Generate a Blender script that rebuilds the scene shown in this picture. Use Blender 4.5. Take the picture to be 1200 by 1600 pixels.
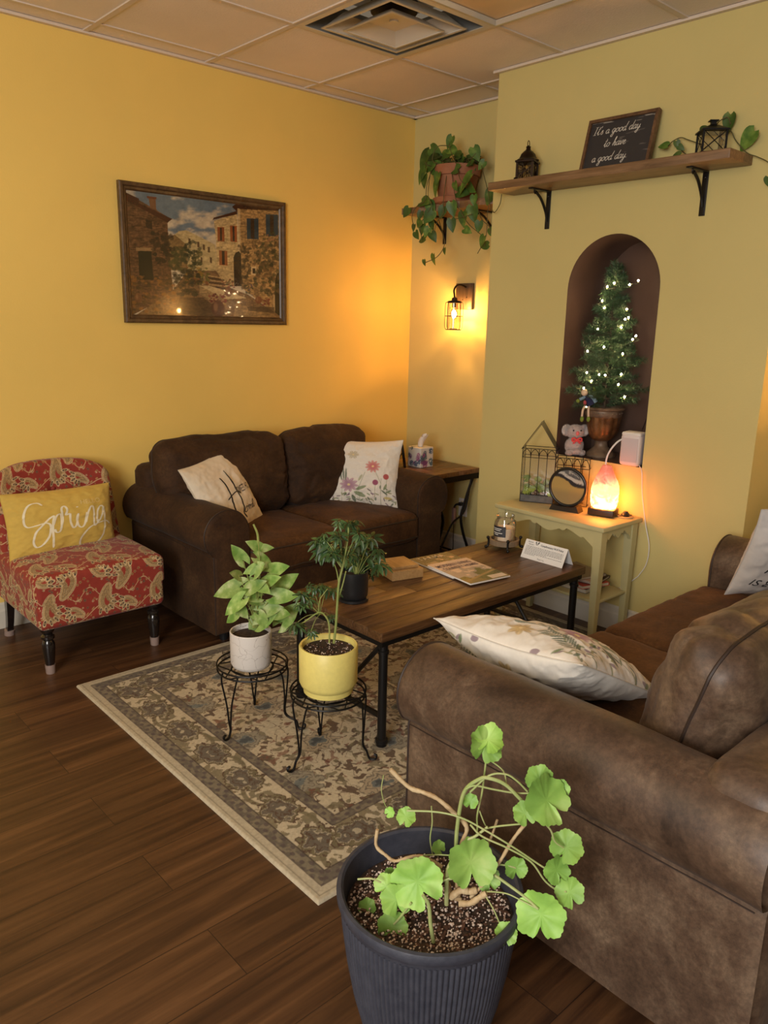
import bpy, math, random
import numpy as np
from mathutils import Vector, Matrix, Euler
for o in list(bpy.data.objects): bpy.data.objects.remove(o)
S=bpy.context.scene
COL=S.collection
PI=math.pi
# ---------------------------------------------------------------- camera
F_PX=1222.41
cam_d=bpy.data.cameras.new('camera'); cam=bpy.data.objects.new('camera',cam_d); COL.objects.link(cam)
cr=Vector((.741789,-.670303,.021064)); cu=Vector((.144137,.190026,.971141)); cf=Vector((.654961,.717345,-.237575))
cm=Matrix((cr,cu,-cf)).transposed().to_4x4(); cm.translation=Vector((-3.6865,-3.8252,1.4722)); cam.matrix_world=cm
cam_d.sensor_fit='HORIZONTAL'; cam_d.sensor_width=36; cam_d.lens=F_PX/1200*36; cam_d.clip_start=.05
S.camera=cam
# ---------------------------------------------------------------- light
S.view_settings.view_transform='Standard'; S.view_settings.look='None'; S.view_settings.gamma=1
S.view_settings.exposure=.50
try: S.view_settings.use_curve_mapping=False
except Exception: pass
W=bpy.data.worlds.new('world'); S.world=W; W.use_nodes=True
W.node_tree.nodes['Background'].inputs[0].default_value=(1,.80,.56,1); W.node_tree.nodes['Background'].inputs[1].default_value=.12
def area(name,loc,target,sx,sy,power,col):
    l=bpy.data.lights.new(name,'AREA'); l.shape='RECTANGLE'; l.size=sx; l.size_y=sy; l.energy=power; l.color=col
    o=bpy.data.objects.new(name,l); COL.objects.link(o); o.location=loc
    o.rotation_euler=(Vector(target)-Vector(loc)).to_track_quat('-Z','Y').to_euler(); return o
def point(name,loc,power,col,r=.02,parent=None):
    l=bpy.data.lights.new(name,'POINT'); l.energy=power; l.color=col; l.shadow_soft_size=r
    o=bpy.data.objects.new(name,l); COL.objects.link(o); o.location=loc
    if parent: o.parent=parent
    return o
area('window_daylight',(-5.9,-4.3,1.75),(-1.5,-1.9,.8),1.6,1.3,100,(1,.965,.92))
area('room_lamp',(-4.4,-2.2,2.6),(-2.6,-.9,.8),.6,.6,15,(1,.78,.47))
# ---------------------------------------------------------------- helpers
def props(o,label=None,cat=None,group=None,kind=None):
    if label: o['label']=label
    if cat: o['category']=cat
    if group: o['group']=group
    if kind: o['kind']=kind
    return o
def thing(name,label,cat,loc=(0,0,0),rz=0,group=None,rot=None):
    o=bpy.data.objects.new(name,None); COL.objects.link(o); o.location=loc; o.rotation_euler=rot or (0,0,rz); o.empty_display_size=.05
    return props(o,label,cat,group)
def catmull(pts,n=6,closed=False):
    P=[Vector(p) for p in pts]
    if len(P)<3: return P
    out=[]; m=len(P)
    rng=range(m if closed else m-1)
    for i in rng:
        if closed: a,b,c,d=P[(i-1)%m],P[i],P[(i+1)%m],P[(i+2)%m]
        else:
            b,c=P[i],P[i+1]; a=P[i-1] if i>0 else b*2-c; d=P[i+2] if i+2<m else c*2-b
        for k in range(n):
            t=k/n; out.append(.5*((2*b)+(c-a)*t+(2*a-5*b+4*c-d)*t*t+(3*b-a-3*c+d)*t**3))
    if not closed: out.append(P[-1].copy())
    return out
class MB:
    def __init__(s): s.v=[]; s.f=[]; s.c=[]; s.usec=False
    def add(s,vs,fs,col=None):
        b=len(s.v); s.v+= [tuple(p) for p in vs]; s.f+= [tuple(b+i for i in f) for f in fs]
        if col is not None: s.usec=True
        s.c+= [tuple(col) if col is not None else (1,1,1)]*len(vs)
        return s
    def box(s,c,d,rz=0,R=None,col=None,bev=0):
        x,y,z=[k/2 for k in d]; M=R or Matrix.Rotation(rz,3,'Z'); c=Vector(c)
        if bev>0:
            V,Fc=rbox_data(x,y,z,min(bev,x*.98,y*.98,z*.98),2,core=True)
            return s.add([c+M@Vector(p) for p in V],Fc,col)
        P=[(-x,-y,-z),(x,-y,-z),(x,y,-z),(-x,y,-z),(-x,-y,z),(x,-y,z),(x,y,z),(-x,y,z)]
        return s.add([c+M@Vector(p) for p in P],[(0,3,2,1),(4,5,6,7),(0,1,5,4),(1,2,6,5),(2,3,7,6),(3,0,4,7)],col)
    def tube(s,pts,r,seg=8,sm=0,closed=False,col=None,caps=True):
        P=catmull(pts,sm,closed) if sm else [Vector(p) for p in pts]
        n=len(P); rr=(lambda i:r) if not isinstance(r,(list,tuple)) else (lambda i:r[0]+(r[-1]-r[0])*i/max(1,n-1)) if len(r)==2 else (lambda i:float(np.interp(i/max(1,n-1),np.linspace(0,1,len(r)),r)))
        T=[((P[(i+1)%n]-P[i-1]) if closed else (P[min(i+1,n-1)]-P[max(i-1,0)])).normalized() for i in range(n)]
        N=T[0].orthogonal().normalized(); vs=[]
        for i in range(n):
            N=(N-T[i]*N.dot(T[i])); N=N.normalized() if N.length>1e-6 else T[i].orthogonal().normalized(); B=T[i].cross(N)
            for k in range(seg):
                a=2*PI*k/seg; vs.append(P[i]+(N*math.cos(a)+B*math.sin(a))*rr(i))
        fs=[]
        for i in range(n if closed else n-1):
            j=(i+1)%n
            for k in range(seg): l=(k+1)%seg; fs.append((i*seg+k,i*seg+l,j*seg+l,j*seg+k))
        if caps and not closed: fs+=[tuple(range(seg))[::-1],tuple((n-1)*seg+k for k in range(seg))]
        return s.add(vs,fs,col)
    def lathe(s,prof,c=(0,0,0),seg=32,R=None,col=None,fn=None,cap=True):
        c=Vector(c); M=R or Matrix.Identity(3); vs=[]
        for j,(r,z) in enumerate(prof):
            for k in range(seg):
                a=2*PI*k/seg; rr=r+(fn(a,j) if fn else 0); vs.append(c+M@Vector((rr*math.cos(a),rr*math.sin(a),z)))
        fs=[]
        for j in range(len(prof)-1):
            for k in range(seg): l=(k+1)%seg; fs.append((j*seg+k,j*seg+l,(j+1)*seg+l,(j+1)*seg+k))
        if cap and prof[0][0]>1e-5: fs.append(tuple(range(seg))[::-1])
        if cap and prof[-1][0]>1e-5: fs.append(tuple((len(prof)-1)*seg+k for k in range(seg)))
        return s.add(vs,fs,col)
    def ball(s,c,r,seg=16,sc=(1,1,1),R=None,col=None,rings=None):
        n=rings or max(6,seg//2); c=Vector(c); M=R or Matrix.Identity(3)
        vs=[]
        for j in range(n+1):
            t=PI*j/n
            for k in range(seg):
                a=2*PI*k/seg; vs.append(c+M@Vector((r*sc[0]*math.sin(t)*math.cos(a),r*sc[1]*math.sin(t)*math.sin(a),-r*sc[2]*math.cos(t))))
        fs=[(j*seg+k,j*seg+(k+1)%seg,(j+1)*seg+(k+1)%seg,(j+1)*seg+k) for j in range(n) for k in range(seg)]
        return s.add(vs,fs,col)
    def prism(s,poly,z0,z1,M=None,col=None):   # poly (x,y), extruded along local z, M 4x4
        n=len(poly); M=M or Matrix.Identity(4)
        vs=[M@Vector((x,y,z0)) for x,y in poly]+[M@Vector((x,y,z1)) for x,y in poly]
        fs=[tuple(range(n))[::-1],tuple(range(n,2*n))]+[(i,(i+1)%n,n+(i+1)%n,n+i) for i in range(n)]
        return s.add(vs,fs,col)
    def build(s,name,mat,parent=None,smooth=True,ang=40,label=None,kind=None,sub=0,loc=None):
        me=bpy.data.meshes.new(name); me.from_pydata(s.v,[],s.f); 
        if s.usec:
            at=me.color_attributes.new('Col','FLOAT_COLOR','POINT'); a=np.ones((len(s.v),4),np.float32); a[:,:3]=np.array(s.c,np.float32); at.data.foreach_set('color',a.ravel())
        return fin(me,name,mat,parent,smooth,ang,label,kind,sub,loc)
def fin(me,name,mat,parent=None,smooth=True,ang=40,label=None,kind=None,sub=0,loc=None):
    me.validate(); me.update()
    me.polygons.foreach_set('use_smooth',[smooth]*len(me.polygons))
    if smooth and ang<180: me.set_sharp_from_angle(angle=math.radians(ang))
    if mat: me.materials.append(mat)
    o=bpy.data.objects.new(name,me); COL.objects.link(o)
    if parent: o.parent=parent
    if loc: o.location=loc
    if label: o['label']=label
    if kind: o['kind']=kind
    if sub:
        m=o.modifiers.new('sub','SUBSURF'); m.levels=m.render_levels=sub
    return o
def rbox_data(hx,hy,hz,r,n,core=False,dens=None):
    """rounded box as welded grid; n = segments per rounded edge (core) or per face"""
    if core:
        def ax(h): 
            e=[r*(1-math.cos(PI/2*k/n*.999)) for k in range(n+1)]; e=[min(x,r) for x in e]
            L=[-h+x for x in e]; return np.array(L+[-x for x in L[::-1]])
        gx,gy,gz=ax(hx),ax(hy),ax(hz)
    else:
        def ax(h): m=max(6,int(2*h/dens)); return h*np.linspace(-1,1,m+1)
        gx,gy,gz=ax(hx),ax(hy),ax(hz)
    V=[];Fs=[];b=0
    for (ga,gb,f) in ((gx,gy,lambda a,c:(a,c,-hz+0*a)),(gx,gy,lambda a,c:(a,c,hz+0*a)),(gx,gz,lambda a,c:(a,-hy+0*a,c)),(gx,gz,lambda a,c:(a,hy+0*a,c)),(gy,gz,lambda a,c:(-hx+0*a,a,c)),(gy,gz,lambda a,c:(hx+0*a,a,c))):
        A,Bm=np.meshgrid(ga,gb,indexing='ij'); P=np.stack(f(A,Bm),-1).reshape(-1,3)
        na,nb=len(ga),len(gb); I=np.arange(na*nb).reshape(na,nb)+b; b+=na*nb
        V.append(P); Fs.append((I,f))
    V=np.concatenate(V); h=np.array([hx,hy,hz])
    key=np.round(V/1e-6).astype(np.int64); _,idx,inv=np.unique(key,axis=0,return_index=True,return_inverse=True); inv=inv.ravel()
    faces=[]
    flips=[1,0,0,1,1,0]
    for (I,f),fl in zip(Fs,flips):
        q=np.stack([I[:-1,:-1],I[1:,:-1],I[1:,1:],I[:-1,1:]],-1).reshape(-1,4); q=inv[q]
        if fl: q=q[:,::-1]
        faces.append(q)
    faces=np.concatenate(faces); Q=V[idx]
    inner=np.clip(Q,-(h-r),h-r); dlt=Q-inner; L=np.linalg.norm(dlt,axis=1,keepdims=True); L[L<1e-9]=1
    return (inner+dlt/L*r), [tuple(int(i) for i in f) for f in faces]
def npmesh(name,V,faces,mat,parent=None,cols=None,**kw):
    me=bpy.data.meshes.new(name); me.from_pydata(np.asarray(V).tolist(),[],faces if isinstance(faces,list) else faces.tolist())
    if cols is not None:
        at=me.color_attributes.new('Col','FLOAT_COLOR','POINT'); a=np.ones((len(V),4),np.float32); a[:,:3]=cols; at.data.foreach_set('color',a.ravel())
    return fin(me,name,mat,parent,**kw)
def gridf(nu,nv,off=0,wrap=False):
    I=np.arange(nu*nv).reshape(nu,nv)+off
    if wrap: I=np.concatenate([I,I[:1]],0)
    return np.stack([I[:-1,:-1],I[1:,:-1],I[1:,1:],I[:-1,1:]],-1).reshape(-1,4)
# numpy noise
def _h(i,j,k,s):
    n=(i*374761393+j*668265263+k*2147483647+s*1274126177)&0xffffffff
    n=((n^(n>>13))*1274126177)&0xffffffff; n=n^(n>>16); return (n&0xffff)/65535.
def vn(P,s=0):
    P=np.asarray(P,float); 
    if P.shape[-1]==2: P=np.concatenate([P,np.zeros(P.shape[:-1]+(1,))],-1)
    I=np.floor(P).astype(np.int64); f=P-I; f=f*f*(3-2*f); r=0
    for a in (0,1):
        for b in (0,1):
            for c in (0,1):
                w=(f[...,0] if a else 1-f[...,0])*(f[...,1] if b else 1-f[...,1])*(f[...,2] if c else 1-f[...,2])
                r=r+w*_h(I[...,0]+a,I[...,1]+b,I[...,2]+c,s)
    return r
def fbm(P,o=4,s=0):
    r=0;a=.5;t=0
    for k in range(o): r=r+a*vn(np.asarray(P)*2**k,s+k); t+=a; a*=.5
    return r/t
def lin(r,g,b): 
    f=lambda c:(c/255/12.92) if c<=10 else ((c/255+.055)/1.055)**2.4
    return (f(r),f(g),f(b))
def mixc(a,b,t): t=np.clip(t,0,1)[...,None]; return a*(1-t)+np.array(b)*t
# ---------------------------------------------------------------- materials
def nt(name):
    m=bpy.data.materials.new(name); m.use_nodes=True; t=m.node_tree; return m,t,t.nodes['Principled BSDF']
def node(t,ty,**kw):
    n=t.nodes.new(ty)
    for k,v in kw.items():
        if k in n.inputs: n.inputs[k].default_value=v
        else: setattr(n,k,v)
    return n
def ramp(t,stops):
    n=t.nodes.new('ShaderNodeValToRGB'); e=n.color_ramp.elements
    while len(e)<len(stops): e.new(.5)
    for el,(p,c) in zip(e,stops): el.position=p; el.color=(*c,1)
    return n
def coords(t,scale=(1,1,1),rot=(0,0,0)):
    tc=node(t,'ShaderNodeTexCoord'); mp=node(t,'ShaderNodeMapping'); mp.inputs['Scale'].default_value=scale; mp.inputs['Rotation'].default_value=rot
    t.links.new(tc.outputs['Object'],mp.inputs['Vector']); return mp.outputs[0]
def bumpn(t,b,sock,strength,dist=.002):
    n=node(t,'ShaderNodeBump',Strength=strength,Distance=dist); t.links.new(sock,n.inputs['Height']); t.links.new(n.outputs[0],b.inputs['Normal'])
def mat(name,col,rough=.5,metal=0,spec=.5,var=.0,vs=8,bump=0,bs=80,attr=False,sheen=0,coat=0,emit=0,sss=0,c2=None,stretch=(1,1,1)):
    m,t,b=nt(name); b.inputs['Roughness'].default_value=rough; b.inputs['Metallic'].default_value=metal; b.inputs['Specular IOR Level'].default_value=spec
    b.inputs['Sheen Weight'].default_value=sheen; b.inputs['Coat Weight'].default_value=coat; b.inputs['Sheen Roughness'].default_value=.4
    v=coords(t,stretch)
    src=None
    if attr:
        a=node(t,'ShaderNodeVertexColor'); a.layer_name='Col'; src=a.outputs['Color']
    if var or c2:
        nz=node(t,'ShaderNodeTexNoise',Scale=vs,Detail=5.0,Roughness=.6); t.links.new(v,nz.inputs['Vector'])
        if c2: rp=ramp(t,[(.35,col),(.65,c2)])
        else: rp=ramp(t,[(.25,tuple(c*(1-var) for c in col)),(.75,tuple(min(1,c*(1+var)) for c in col))])
        t.links.new(nz.outputs[0],rp.inputs[0])
        if src:
            mx=node(t,'ShaderNodeMix'); mx.data_type='RGBA'; mx.blend_type='MULTIPLY'; mx.inputs[0].default_value=1
            t.links.new(src,mx.inputs[6]); t.links.new(rp.outputs[0],mx.inputs[7]); src=mx.outputs[2]
        else: src=rp.outputs[0]
    if src: t.links.new(src,b.inputs['Base Color'])
    else: b.inputs['Base Color'].default_value=(*col,1)
    if emit:
        b.inputs['Emission Color'].default_value=(*col,1); b.inputs['Emission Strength'].default_value=emit
    if sss: b.inputs['Subsurface Weight'].default_value=sss; b.inputs['Subsurface Radius'].default_value=(.01,.008,.004)
    if bump:
        n2=node(t,'ShaderNodeTexNoise',Scale=bs,Detail=3.0); t.links.new(v,n2.inputs['Vector']); bumpn(t,b,n2.outputs[0],bump)
    return m
def wood(name,cols,rough=.45,scale=(1,14,14),rot=(0,0,0),k=6,bump=.15,knots=0):
    m,t,b=nt(name); v=coords(t,scale,rot); n1=node(t,'ShaderNodeTexNoise',Scale=k,Detail=8.0,Roughness=.65,Distortion=.6); t.links.new(v,n1.inputs['Vector'])
    n=len(cols); rp=ramp(t,[(.28+.44*i/(n-1),c) for i,c in enumerate(cols)]); t.links.new(n1.outputs[0],rp.inputs[0]); t.links.new(rp.outputs[0],b.inputs['Base Color'])
    b.inputs['Roughness'].default_value=rough; bumpn(t,b,n1.outputs[0],bump,.001); return m
def glassm(name,tint=(1,1,1),gl=.12,rough=.02):
    m=bpy.data.materials.new(name); m.use_nodes=True; t=m.node_tree; t.nodes.clear()
    o=node(t,'ShaderNodeOutputMaterial'); tr=node(t,'ShaderNodeBsdfTransparent'); tr.inputs[0].default_value=(*tint,1); g=node(t,'ShaderNodeBsdfGlossy'); g.inputs['Roughness'].default_value=rough
    fr=node(t,'ShaderNodeFresnel',IOR=1.45); mul=node(t,'ShaderNodeMath',operation='ADD'); mul.inputs[1].default_value=gl*.3; mx=node(t,'ShaderNodeMixShader')
    hf=node(t,'ShaderNodeMath',operation='MULTIPLY'); hf.inputs[1].default_value=.55; t.links.new(fr.outputs[0],hf.inputs[0]); t.links.new(hf.outputs[0],mul.inputs[0]); t.links.new(mul.outputs[0],mx.inputs[0]); t.links.new(tr.outputs[0],mx.inputs[1]); t.links.new(g.outputs[0],mx.inputs[2]); t.links.new(mx.outputs[0],o.inputs[0]); return m
def emat(name,col,st):
    m,t,b=nt(name); b.inputs['Base Color'].default_value=(*col,1); b.inputs['Emission Color'].default_value=(*col,1); b.inputs['Emission Strength'].default_value=st; return m
BLACK=mat('black_metal',(.012,.011,.011),.45,.6,bump=.05)
BRONZE=mat('bronze_metal',(.03,.018,.012),.38,.8,bump=.15,bs=60)
WHITEP=mat('white_plastic',(.78,.76,.74),.35)
CREAMP=mat('cream_plastic',(.68,.6,.42),.35)
BLACKP=mat('black_plastic',(.012,.012,.013),.35)
ATT=mat('painted_print',(1,1,1),.55,attr=True)
ATTG=mat('glossy_print',(1,1,1),.22,attr=True,coat=.3)
FABA=mat('woven_print_fabric',(1,1,1),.85,attr=True,bump=.12,bs=500,sheen=.15)
GLASS=glassm('clear_glass')
SOIL=mat('potting_soil',(.018,.01,.006),.95,c2=(.06,.035,.02),vs=90,bump=.6,bs=120)
LEAF=lambda name,a,b,r=.4:mat(name,a,r,c2=b,vs=14,bump=.15,bs=60,sss=.0,spec=.4)
# ---------------------------------------------------------------- plant measurements (metres)
GER_LEAVES=[(-2.618,-2.958,0.681,0.033),(-2.591,-3.089,0.616,0.043),(-2.577,-3.06,0.638,0.026),(-2.551,-3.088,0.621,0.019),(-2.625,-3.067,0.592,0.021),(-2.648,-2.955,0.57,0.014),(-2.544,-3.11,0.505,0.03),(-2.572,-3.11,0.469,0.025),(-2.561,-3.136,0.43,0.026),(-2.612,-3.111,0.393,0.044),(-2.671,-3.077,0.361,0.02),(-2.583,-3.025,0.428,0.021),(-2.667,-2.979,0.456,0.046),(-2.627,-2.992,0.407,0.023),(-2.751,-2.919,0.421,0.048),(-2.784,-2.869,0.395,0.025),(-2.785,-2.897,0.384,0.029),(-2.796,-2.9,0.33,0.028),(-2.797,-2.826,0.328,0.017),(-2.733,-2.865,0.525,0.018),(-2.752,-2.844,0.393,0.012),(-2.651,-2.879,0.424,0.014),(-2.755,-2.841,0.533,0.01)]
GER_WOOD=[(0.0045,[(-2.742,-2.826,0.615),(-2.718,-2.855,0.580),(-2.700,-2.877,0.572),(-2.682,-2.899,0.561),(-2.661,-2.925,0.534),(-2.645,-2.946,0.506),(-2.652,-2.942,0.470),(-2.657,-2.939,0.439),(-2.659,-2.941,0.386),(-2.658,-2.945,0.355)]),(0.0035,[(-2.574,-3.034,0.529),(-2.593,-3.020,0.493),(-2.610,-3.008,0.450),(-2.622,-3.001,0.430),(-2.639,-2.988,0.394),(-2.657,-2.975,0.368)]),(0.0025,[(-2.588,-2.976,0.512),(-2.593,-2.970,0.479),(-2.599,-2.964,0.446),(-2.601,-2.961,0.402)]),(0.0035,[(-2.758,-2.809,0.478),(-2.761,-2.810,0.443),(-2.750,-2.827,0.425),(-2.739,-2.844,0.416),(-2.716,-2.873,0.432),(-2.702,-2.893,0.434),(-2.682,-2.919,0.418)]),(0.0070,[(-2.684,-2.946,0.365),(-2.670,-2.961,0.383),(-2.658,-2.974,0.382),(-2.648,-2.984,0.386)]),(0.0060,[(-2.688,-2.972,0.370),(-2.672,-2.988,0.372),(-2.660,-3.001,0.387),(-2.651,-3.010,0.397)]),(0.0050,[(-2.688,-2.913,0.412),(-2.675,-2.927,0.386),(-2.667,-2.935,0.354),(-2.654,-2.949,0.345)])]
GER_STEMS=[(0.0040,[(-2.659,-2.944,0.388),(-2.668,-2.941,0.475),(-2.670,-2.947,0.554),(-2.667,-2.957,0.604),(-2.653,-2.979,0.632),(-2.645,-2.995,0.638),(-2.628,-3.021,0.630),(-2.605,-3.052,0.596),(-2.589,-3.077,0.587)]),(0.0020,[(-2.665,-2.967,0.603),(-2.644,-2.993,0.642),(-2.625,-3.017,0.649),(-2.611,-3.035,0.637),(-2.599,-3.051,0.618)]),(0.0020,[(-2.671,-2.960,0.608),(-2.659,-2.973,0.617),(-2.635,-2.999,0.612),(-2.607,-3.028,0.607),(-2.586,-3.051,0.609)]),(0.0020,[(-2.615,-2.961,0.651),(-2.618,-2.958,0.579),(-2.623,-2.953,0.526),(-2.622,-2.954,0.489),(-2.630,-2.945,0.450)]),(0.0015,[(-2.612,-2.965,0.651),(-2.608,-2.998,0.640),(-2.618,-3.016,0.623)]),(0.0020,[(-2.732,-2.865,0.539),(-2.698,-2.915,0.547),(-2.673,-2.954,0.544),(-2.648,-2.992,0.527),(-2.613,-3.041,0.497),(-2.579,-3.090,0.464),(-2.574,-3.108,0.467)]),(0.0020,[(-2.662,-2.969,0.532),(-2.651,-2.991,0.513),(-2.622,-3.032,0.496),(-2.596,-3.069,0.474),(-2.582,-3.094,0.440),(-2.570,-3.117,0.426),(-2.565,-3.132,0.431)]),(0.0020,[(-2.631,-2.973,0.509),(-2.622,-3.006,0.530),(-2.604,-3.047,0.549)]),(0.0020,[(-2.593,-3.072,0.574),(-2.575,-3.091,0.548),(-2.568,-3.099,0.523),(-2.556,-3.112,0.510)]),(0.0030,[(-2.641,-2.993,0.435),(-2.636,-3.019,0.433),(-2.626,-3.052,0.422),(-2.619,-3.081,0.413),(-2.616,-3.107,0.404)]),(0.0015,[(-2.647,-3.001,0.393),(-2.644,-3.022,0.404),(-2.636,-3.049,0.412),(-2.627,-3.076,0.409),(-2.616,-3.107,0.404)]),(0.0015,[(-2.654,-3.007,0.395),(-2.657,-3.034,0.379),(-2.662,-3.057,0.362),(-2.671,-3.077,0.372)]),(0.0020,[(-2.687,-2.973,0.434),(-2.699,-2.960,0.427),(-2.723,-2.934,0.408),(-2.739,-2.917,0.407)]),(0.0020,[(-2.688,-2.957,0.417),(-2.703,-2.940,0.409),(-2.719,-2.924,0.386)]),(0.0045,[(-2.696,-2.948,0.356),(-2.697,-2.947,0.405),(-2.696,-2.948,0.437),(-2.689,-2.955,0.464)]),(0.0040,[(-2.763,-2.979,0.330),(-2.768,-2.974,0.371),(-2.771,-2.970,0.412),(-2.779,-2.962,0.432)]),(0.0025,[(-2.772,-2.926,0.389),(-2.785,-2.912,0.356),(-2.794,-2.902,0.336)]),(0.0020,[(-2.830,-2.834,0.415),(-2.812,-2.854,0.419),(-2.799,-2.868,0.412)]),(0.0030,[(-2.667,-2.964,0.498),(-2.655,-2.977,0.507),(-2.639,-2.994,0.530)]),(0.0015,[(-2.636,-2.969,0.550),(-2.629,-2.976,0.525),(-2.625,-2.980,0.515)]),(0.0015,[(-2.708,-2.891,0.441),(-2.689,-2.912,0.445),(-2.673,-2.929,0.446)]),(0.0020,[(-2.606,-3.000,0.433),(-2.594,-3.013,0.432),(-2.583,-3.025,0.428)]),(0.0010,[(-2.751,-2.816,0.601),(-2.754,-2.814,0.569),(-2.749,-2.819,0.538),(-2.742,-2.826,0.523)]),(0.0015,[(-2.678,-2.880,0.533),(-2.676,-2.882,0.496),(-2.678,-2.880,0.458),(-2.673,-2.884,0.420)])]
POTHOS_LEAVES=[(-0.238,-0.526,2.452,0.054,-2.016),(-0.235,-0.334,2.371,0.101,-1.994),(-0.237,-0.42,2.417,0.069,-0.539),(-0.297,-0.369,2.286,0.073,-2.119),(-0.3,-0.398,2.254,0.061,-1.699),(-0.224,-0.492,2.394,0.069,0.11),(-0.231,-0.551,2.405,0.061,-0.398),(-0.223,-0.716,2.369,0.063,-1.092),(-0.266,-0.489,2.316,0.081,-0.181),(-0.257,-0.581,2.303,0.062,-3.253),(-0.274,-0.466,2.209,0.075,-1.963),(-0.299,-0.711,2.209,0.095,-2.303),(-0.282,-0.686,2.167,0.066,-0.186),(-0.258,-0.72,2.19,0.059,-0.7),(-0.277,-0.871,2.126,0.064,-2.046),(-0.296,-0.411,2.142,0.075,-0.114),(-0.277,-0.438,2.109,0.061,-1.088),(-0.305,-0.444,2.056,0.068,-2.251),(-0.294,-0.541,2.074,0.053,-1.947),(-0.312,-0.639,2.081,0.062,-1.396),(-0.281,-0.766,2.05,0.072,-1.362),(-0.292,-0.705,2.026,0.065,-1.512),(-0.313,-0.378,2.023,0.043,-2.342),(-0.309,-0.331,2.004,0.032,-1.741),(-0.27,-0.442,2.014,0.043,-1.328),(-0.318,-0.504,1.944,0.049,-0.89),(-0.292,-0.383,1.995,0.05,-1.678),(-0.285,-0.333,1.965,0.043,-0.922),(-0.311,-0.405,1.933,0.05,-2.985),(-0.324,-0.454,1.971,0.046,-2.115),(-0.326,-0.652,1.994,0.055,-1.412),(-0.293,-0.741,1.964,0.046,-0.389),(-0.316,-0.842,1.975,0.047,-1.783),(-0.302,-0.916,1.944,0.036,-1.188),(-0.327,-0.882,1.897,0.05,-2.054),(-0.273,-0.852,1.88,0.045,-2.978),(-0.286,-0.568,1.864,0.031,-1.44),(-0.313,-0.506,1.819,0.049,-1.603),(-0.272,-0.391,1.809,0.029,-1.456),(-0.273,-0.225,2.101,0.052,-2.281),(-0.218,-0.595,2.35,0.05,-2.426),(-0.215,-0.661,2.327,0.044,-3.054),(-0.195,-0.734,2.313,0.042,-2.275),(-0.309,-0.653,2.198,0.042,-1.16),(-0.283,-0.769,2.12,0.044,-1.451),(-0.288,-0.426,2.329,0.061,-2.439),(-0.177,-0.349,2.411,0.056,-1.904),(-0.239,-0.589,2.379,0.05,-3.379),(-0.3,-0.501,2.255,0.053,-1.747),(-0.328,-0.397,2.066,0.039,-1.927)]
POTHOS_VINES=[(0.0022,[(-0.240,-0.414,2.345),(-0.310,-0.450,2.275),(-0.310,-0.428,2.221),(-0.310,-0.419,2.148),(-0.310,-0.352,2.121),(-0.310,-0.316,2.074),(-0.310,-0.332,2.005)]),(0.0022,[(-0.240,-0.523,2.332),(-0.310,-0.565,2.135),(-0.310,-0.568,2.070),(-0.310,-0.523,2.025),(-0.310,-0.496,1.953)]),(0.0022,[(-0.240,-0.466,2.044),(-0.310,-0.575,1.948),(-0.310,-0.584,1.891),(-0.310,-0.533,1.835),(-0.310,-0.436,1.805)]),(0.0022,[(-0.240,-0.546,2.329),(-0.310,-0.657,2.142),(-0.310,-0.707,2.059),(-0.310,-0.768,1.992),(-0.310,-0.871,1.923),(-0.310,-0.885,1.875)]),(0.0022,[(-0.240,-0.741,2.127),(-0.310,-0.854,2.017),(-0.310,-0.910,1.974),(-0.310,-0.923,1.935)]),(0.0022,[(-0.240,-0.774,2.302),(-0.310,-0.900,2.120),(-0.310,-0.895,2.037),(-0.310,-0.892,1.921),(-0.310,-0.838,1.838)]),(0.0022,[(-0.240,-0.575,2.036),(-0.310,-0.720,2.035),(-0.310,-0.786,2.045)]),(0.0022,[(-0.240,-0.390,2.340),(-0.310,-0.442,2.179),(-0.310,-0.470,2.111),(-0.310,-0.388,2.018),(-0.310,-0.404,1.933)]),(0.0022,[(-0.240,-0.499,2.335),(-0.310,-0.470,2.353),(-0.310,-0.502,2.420),(-0.310,-0.596,2.415)]),(0.0022,[(-0.240,-0.593,2.324),(-0.310,-0.609,2.382),(-0.310,-0.595,2.430)]),(0.0022,[(-0.240,-0.685,2.313),(-0.310,-0.768,2.331),(-0.310,-0.794,2.351)]),(0.0022,[(-0.240,-0.439,2.334),(-0.310,-0.435,2.333),(-0.310,-0.410,2.352)]),(0.0022,[(-0.240,-0.594,2.316),(-0.310,-0.686,2.233),(-0.310,-0.721,2.207)]),(0.0022,[(-0.330,-0.918,2.101),(-0.400,-1.014,2.026),(-0.420,-1.069,2.056),(-0.430,-1.088,2.104)])]
SHELF_VINES=[(0.0022,[(-0.330,-1.869,2.247),(-0.400,-1.954,2.214),(-0.400,-1.976,2.230),(-0.400,-2.013,2.241),(-0.400,-2.047,2.228),(-0.400,-2.087,2.211),(-0.400,-2.120,2.198)]),(0.0022,[(-0.330,-1.971,2.250),(-0.400,-1.997,2.214),(-0.400,-2.029,2.185),(-0.400,-2.045,2.173)]),(0.0022,[(-0.330,-2.122,2.273),(-0.400,-2.173,2.278),(-0.400,-2.206,2.288),(-0.400,-2.222,2.262)]),(0.0022,[(-0.330,-2.150,2.269),(-0.400,-2.226,2.235),(-0.400,-2.252,2.196),(-0.400,-2.301,2.146),(-0.400,-2.345,2.125),(-0.400,-2.390,2.100),(-0.400,-2.436,2.057),(-0.400,-2.414,2.036)])]
SHELF_LEAVES=[(-0.42,-1.947,2.216,0.038,3),(-0.41,-2.008,2.212,0.028,-1.2),(-0.43,-2.037,2.194,0.026,-0.6),(-0.44,-2.024,2.166,0.03,3.1),(-0.39,-2.209,2.266,0.056,-1.7),(-0.39,-2.112,2.261,0.032,0.2),(-0.39,-2.291,2.192,0.069,-2.3),(-0.39,-2.395,2.03,0.032,-1.4)]
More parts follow.
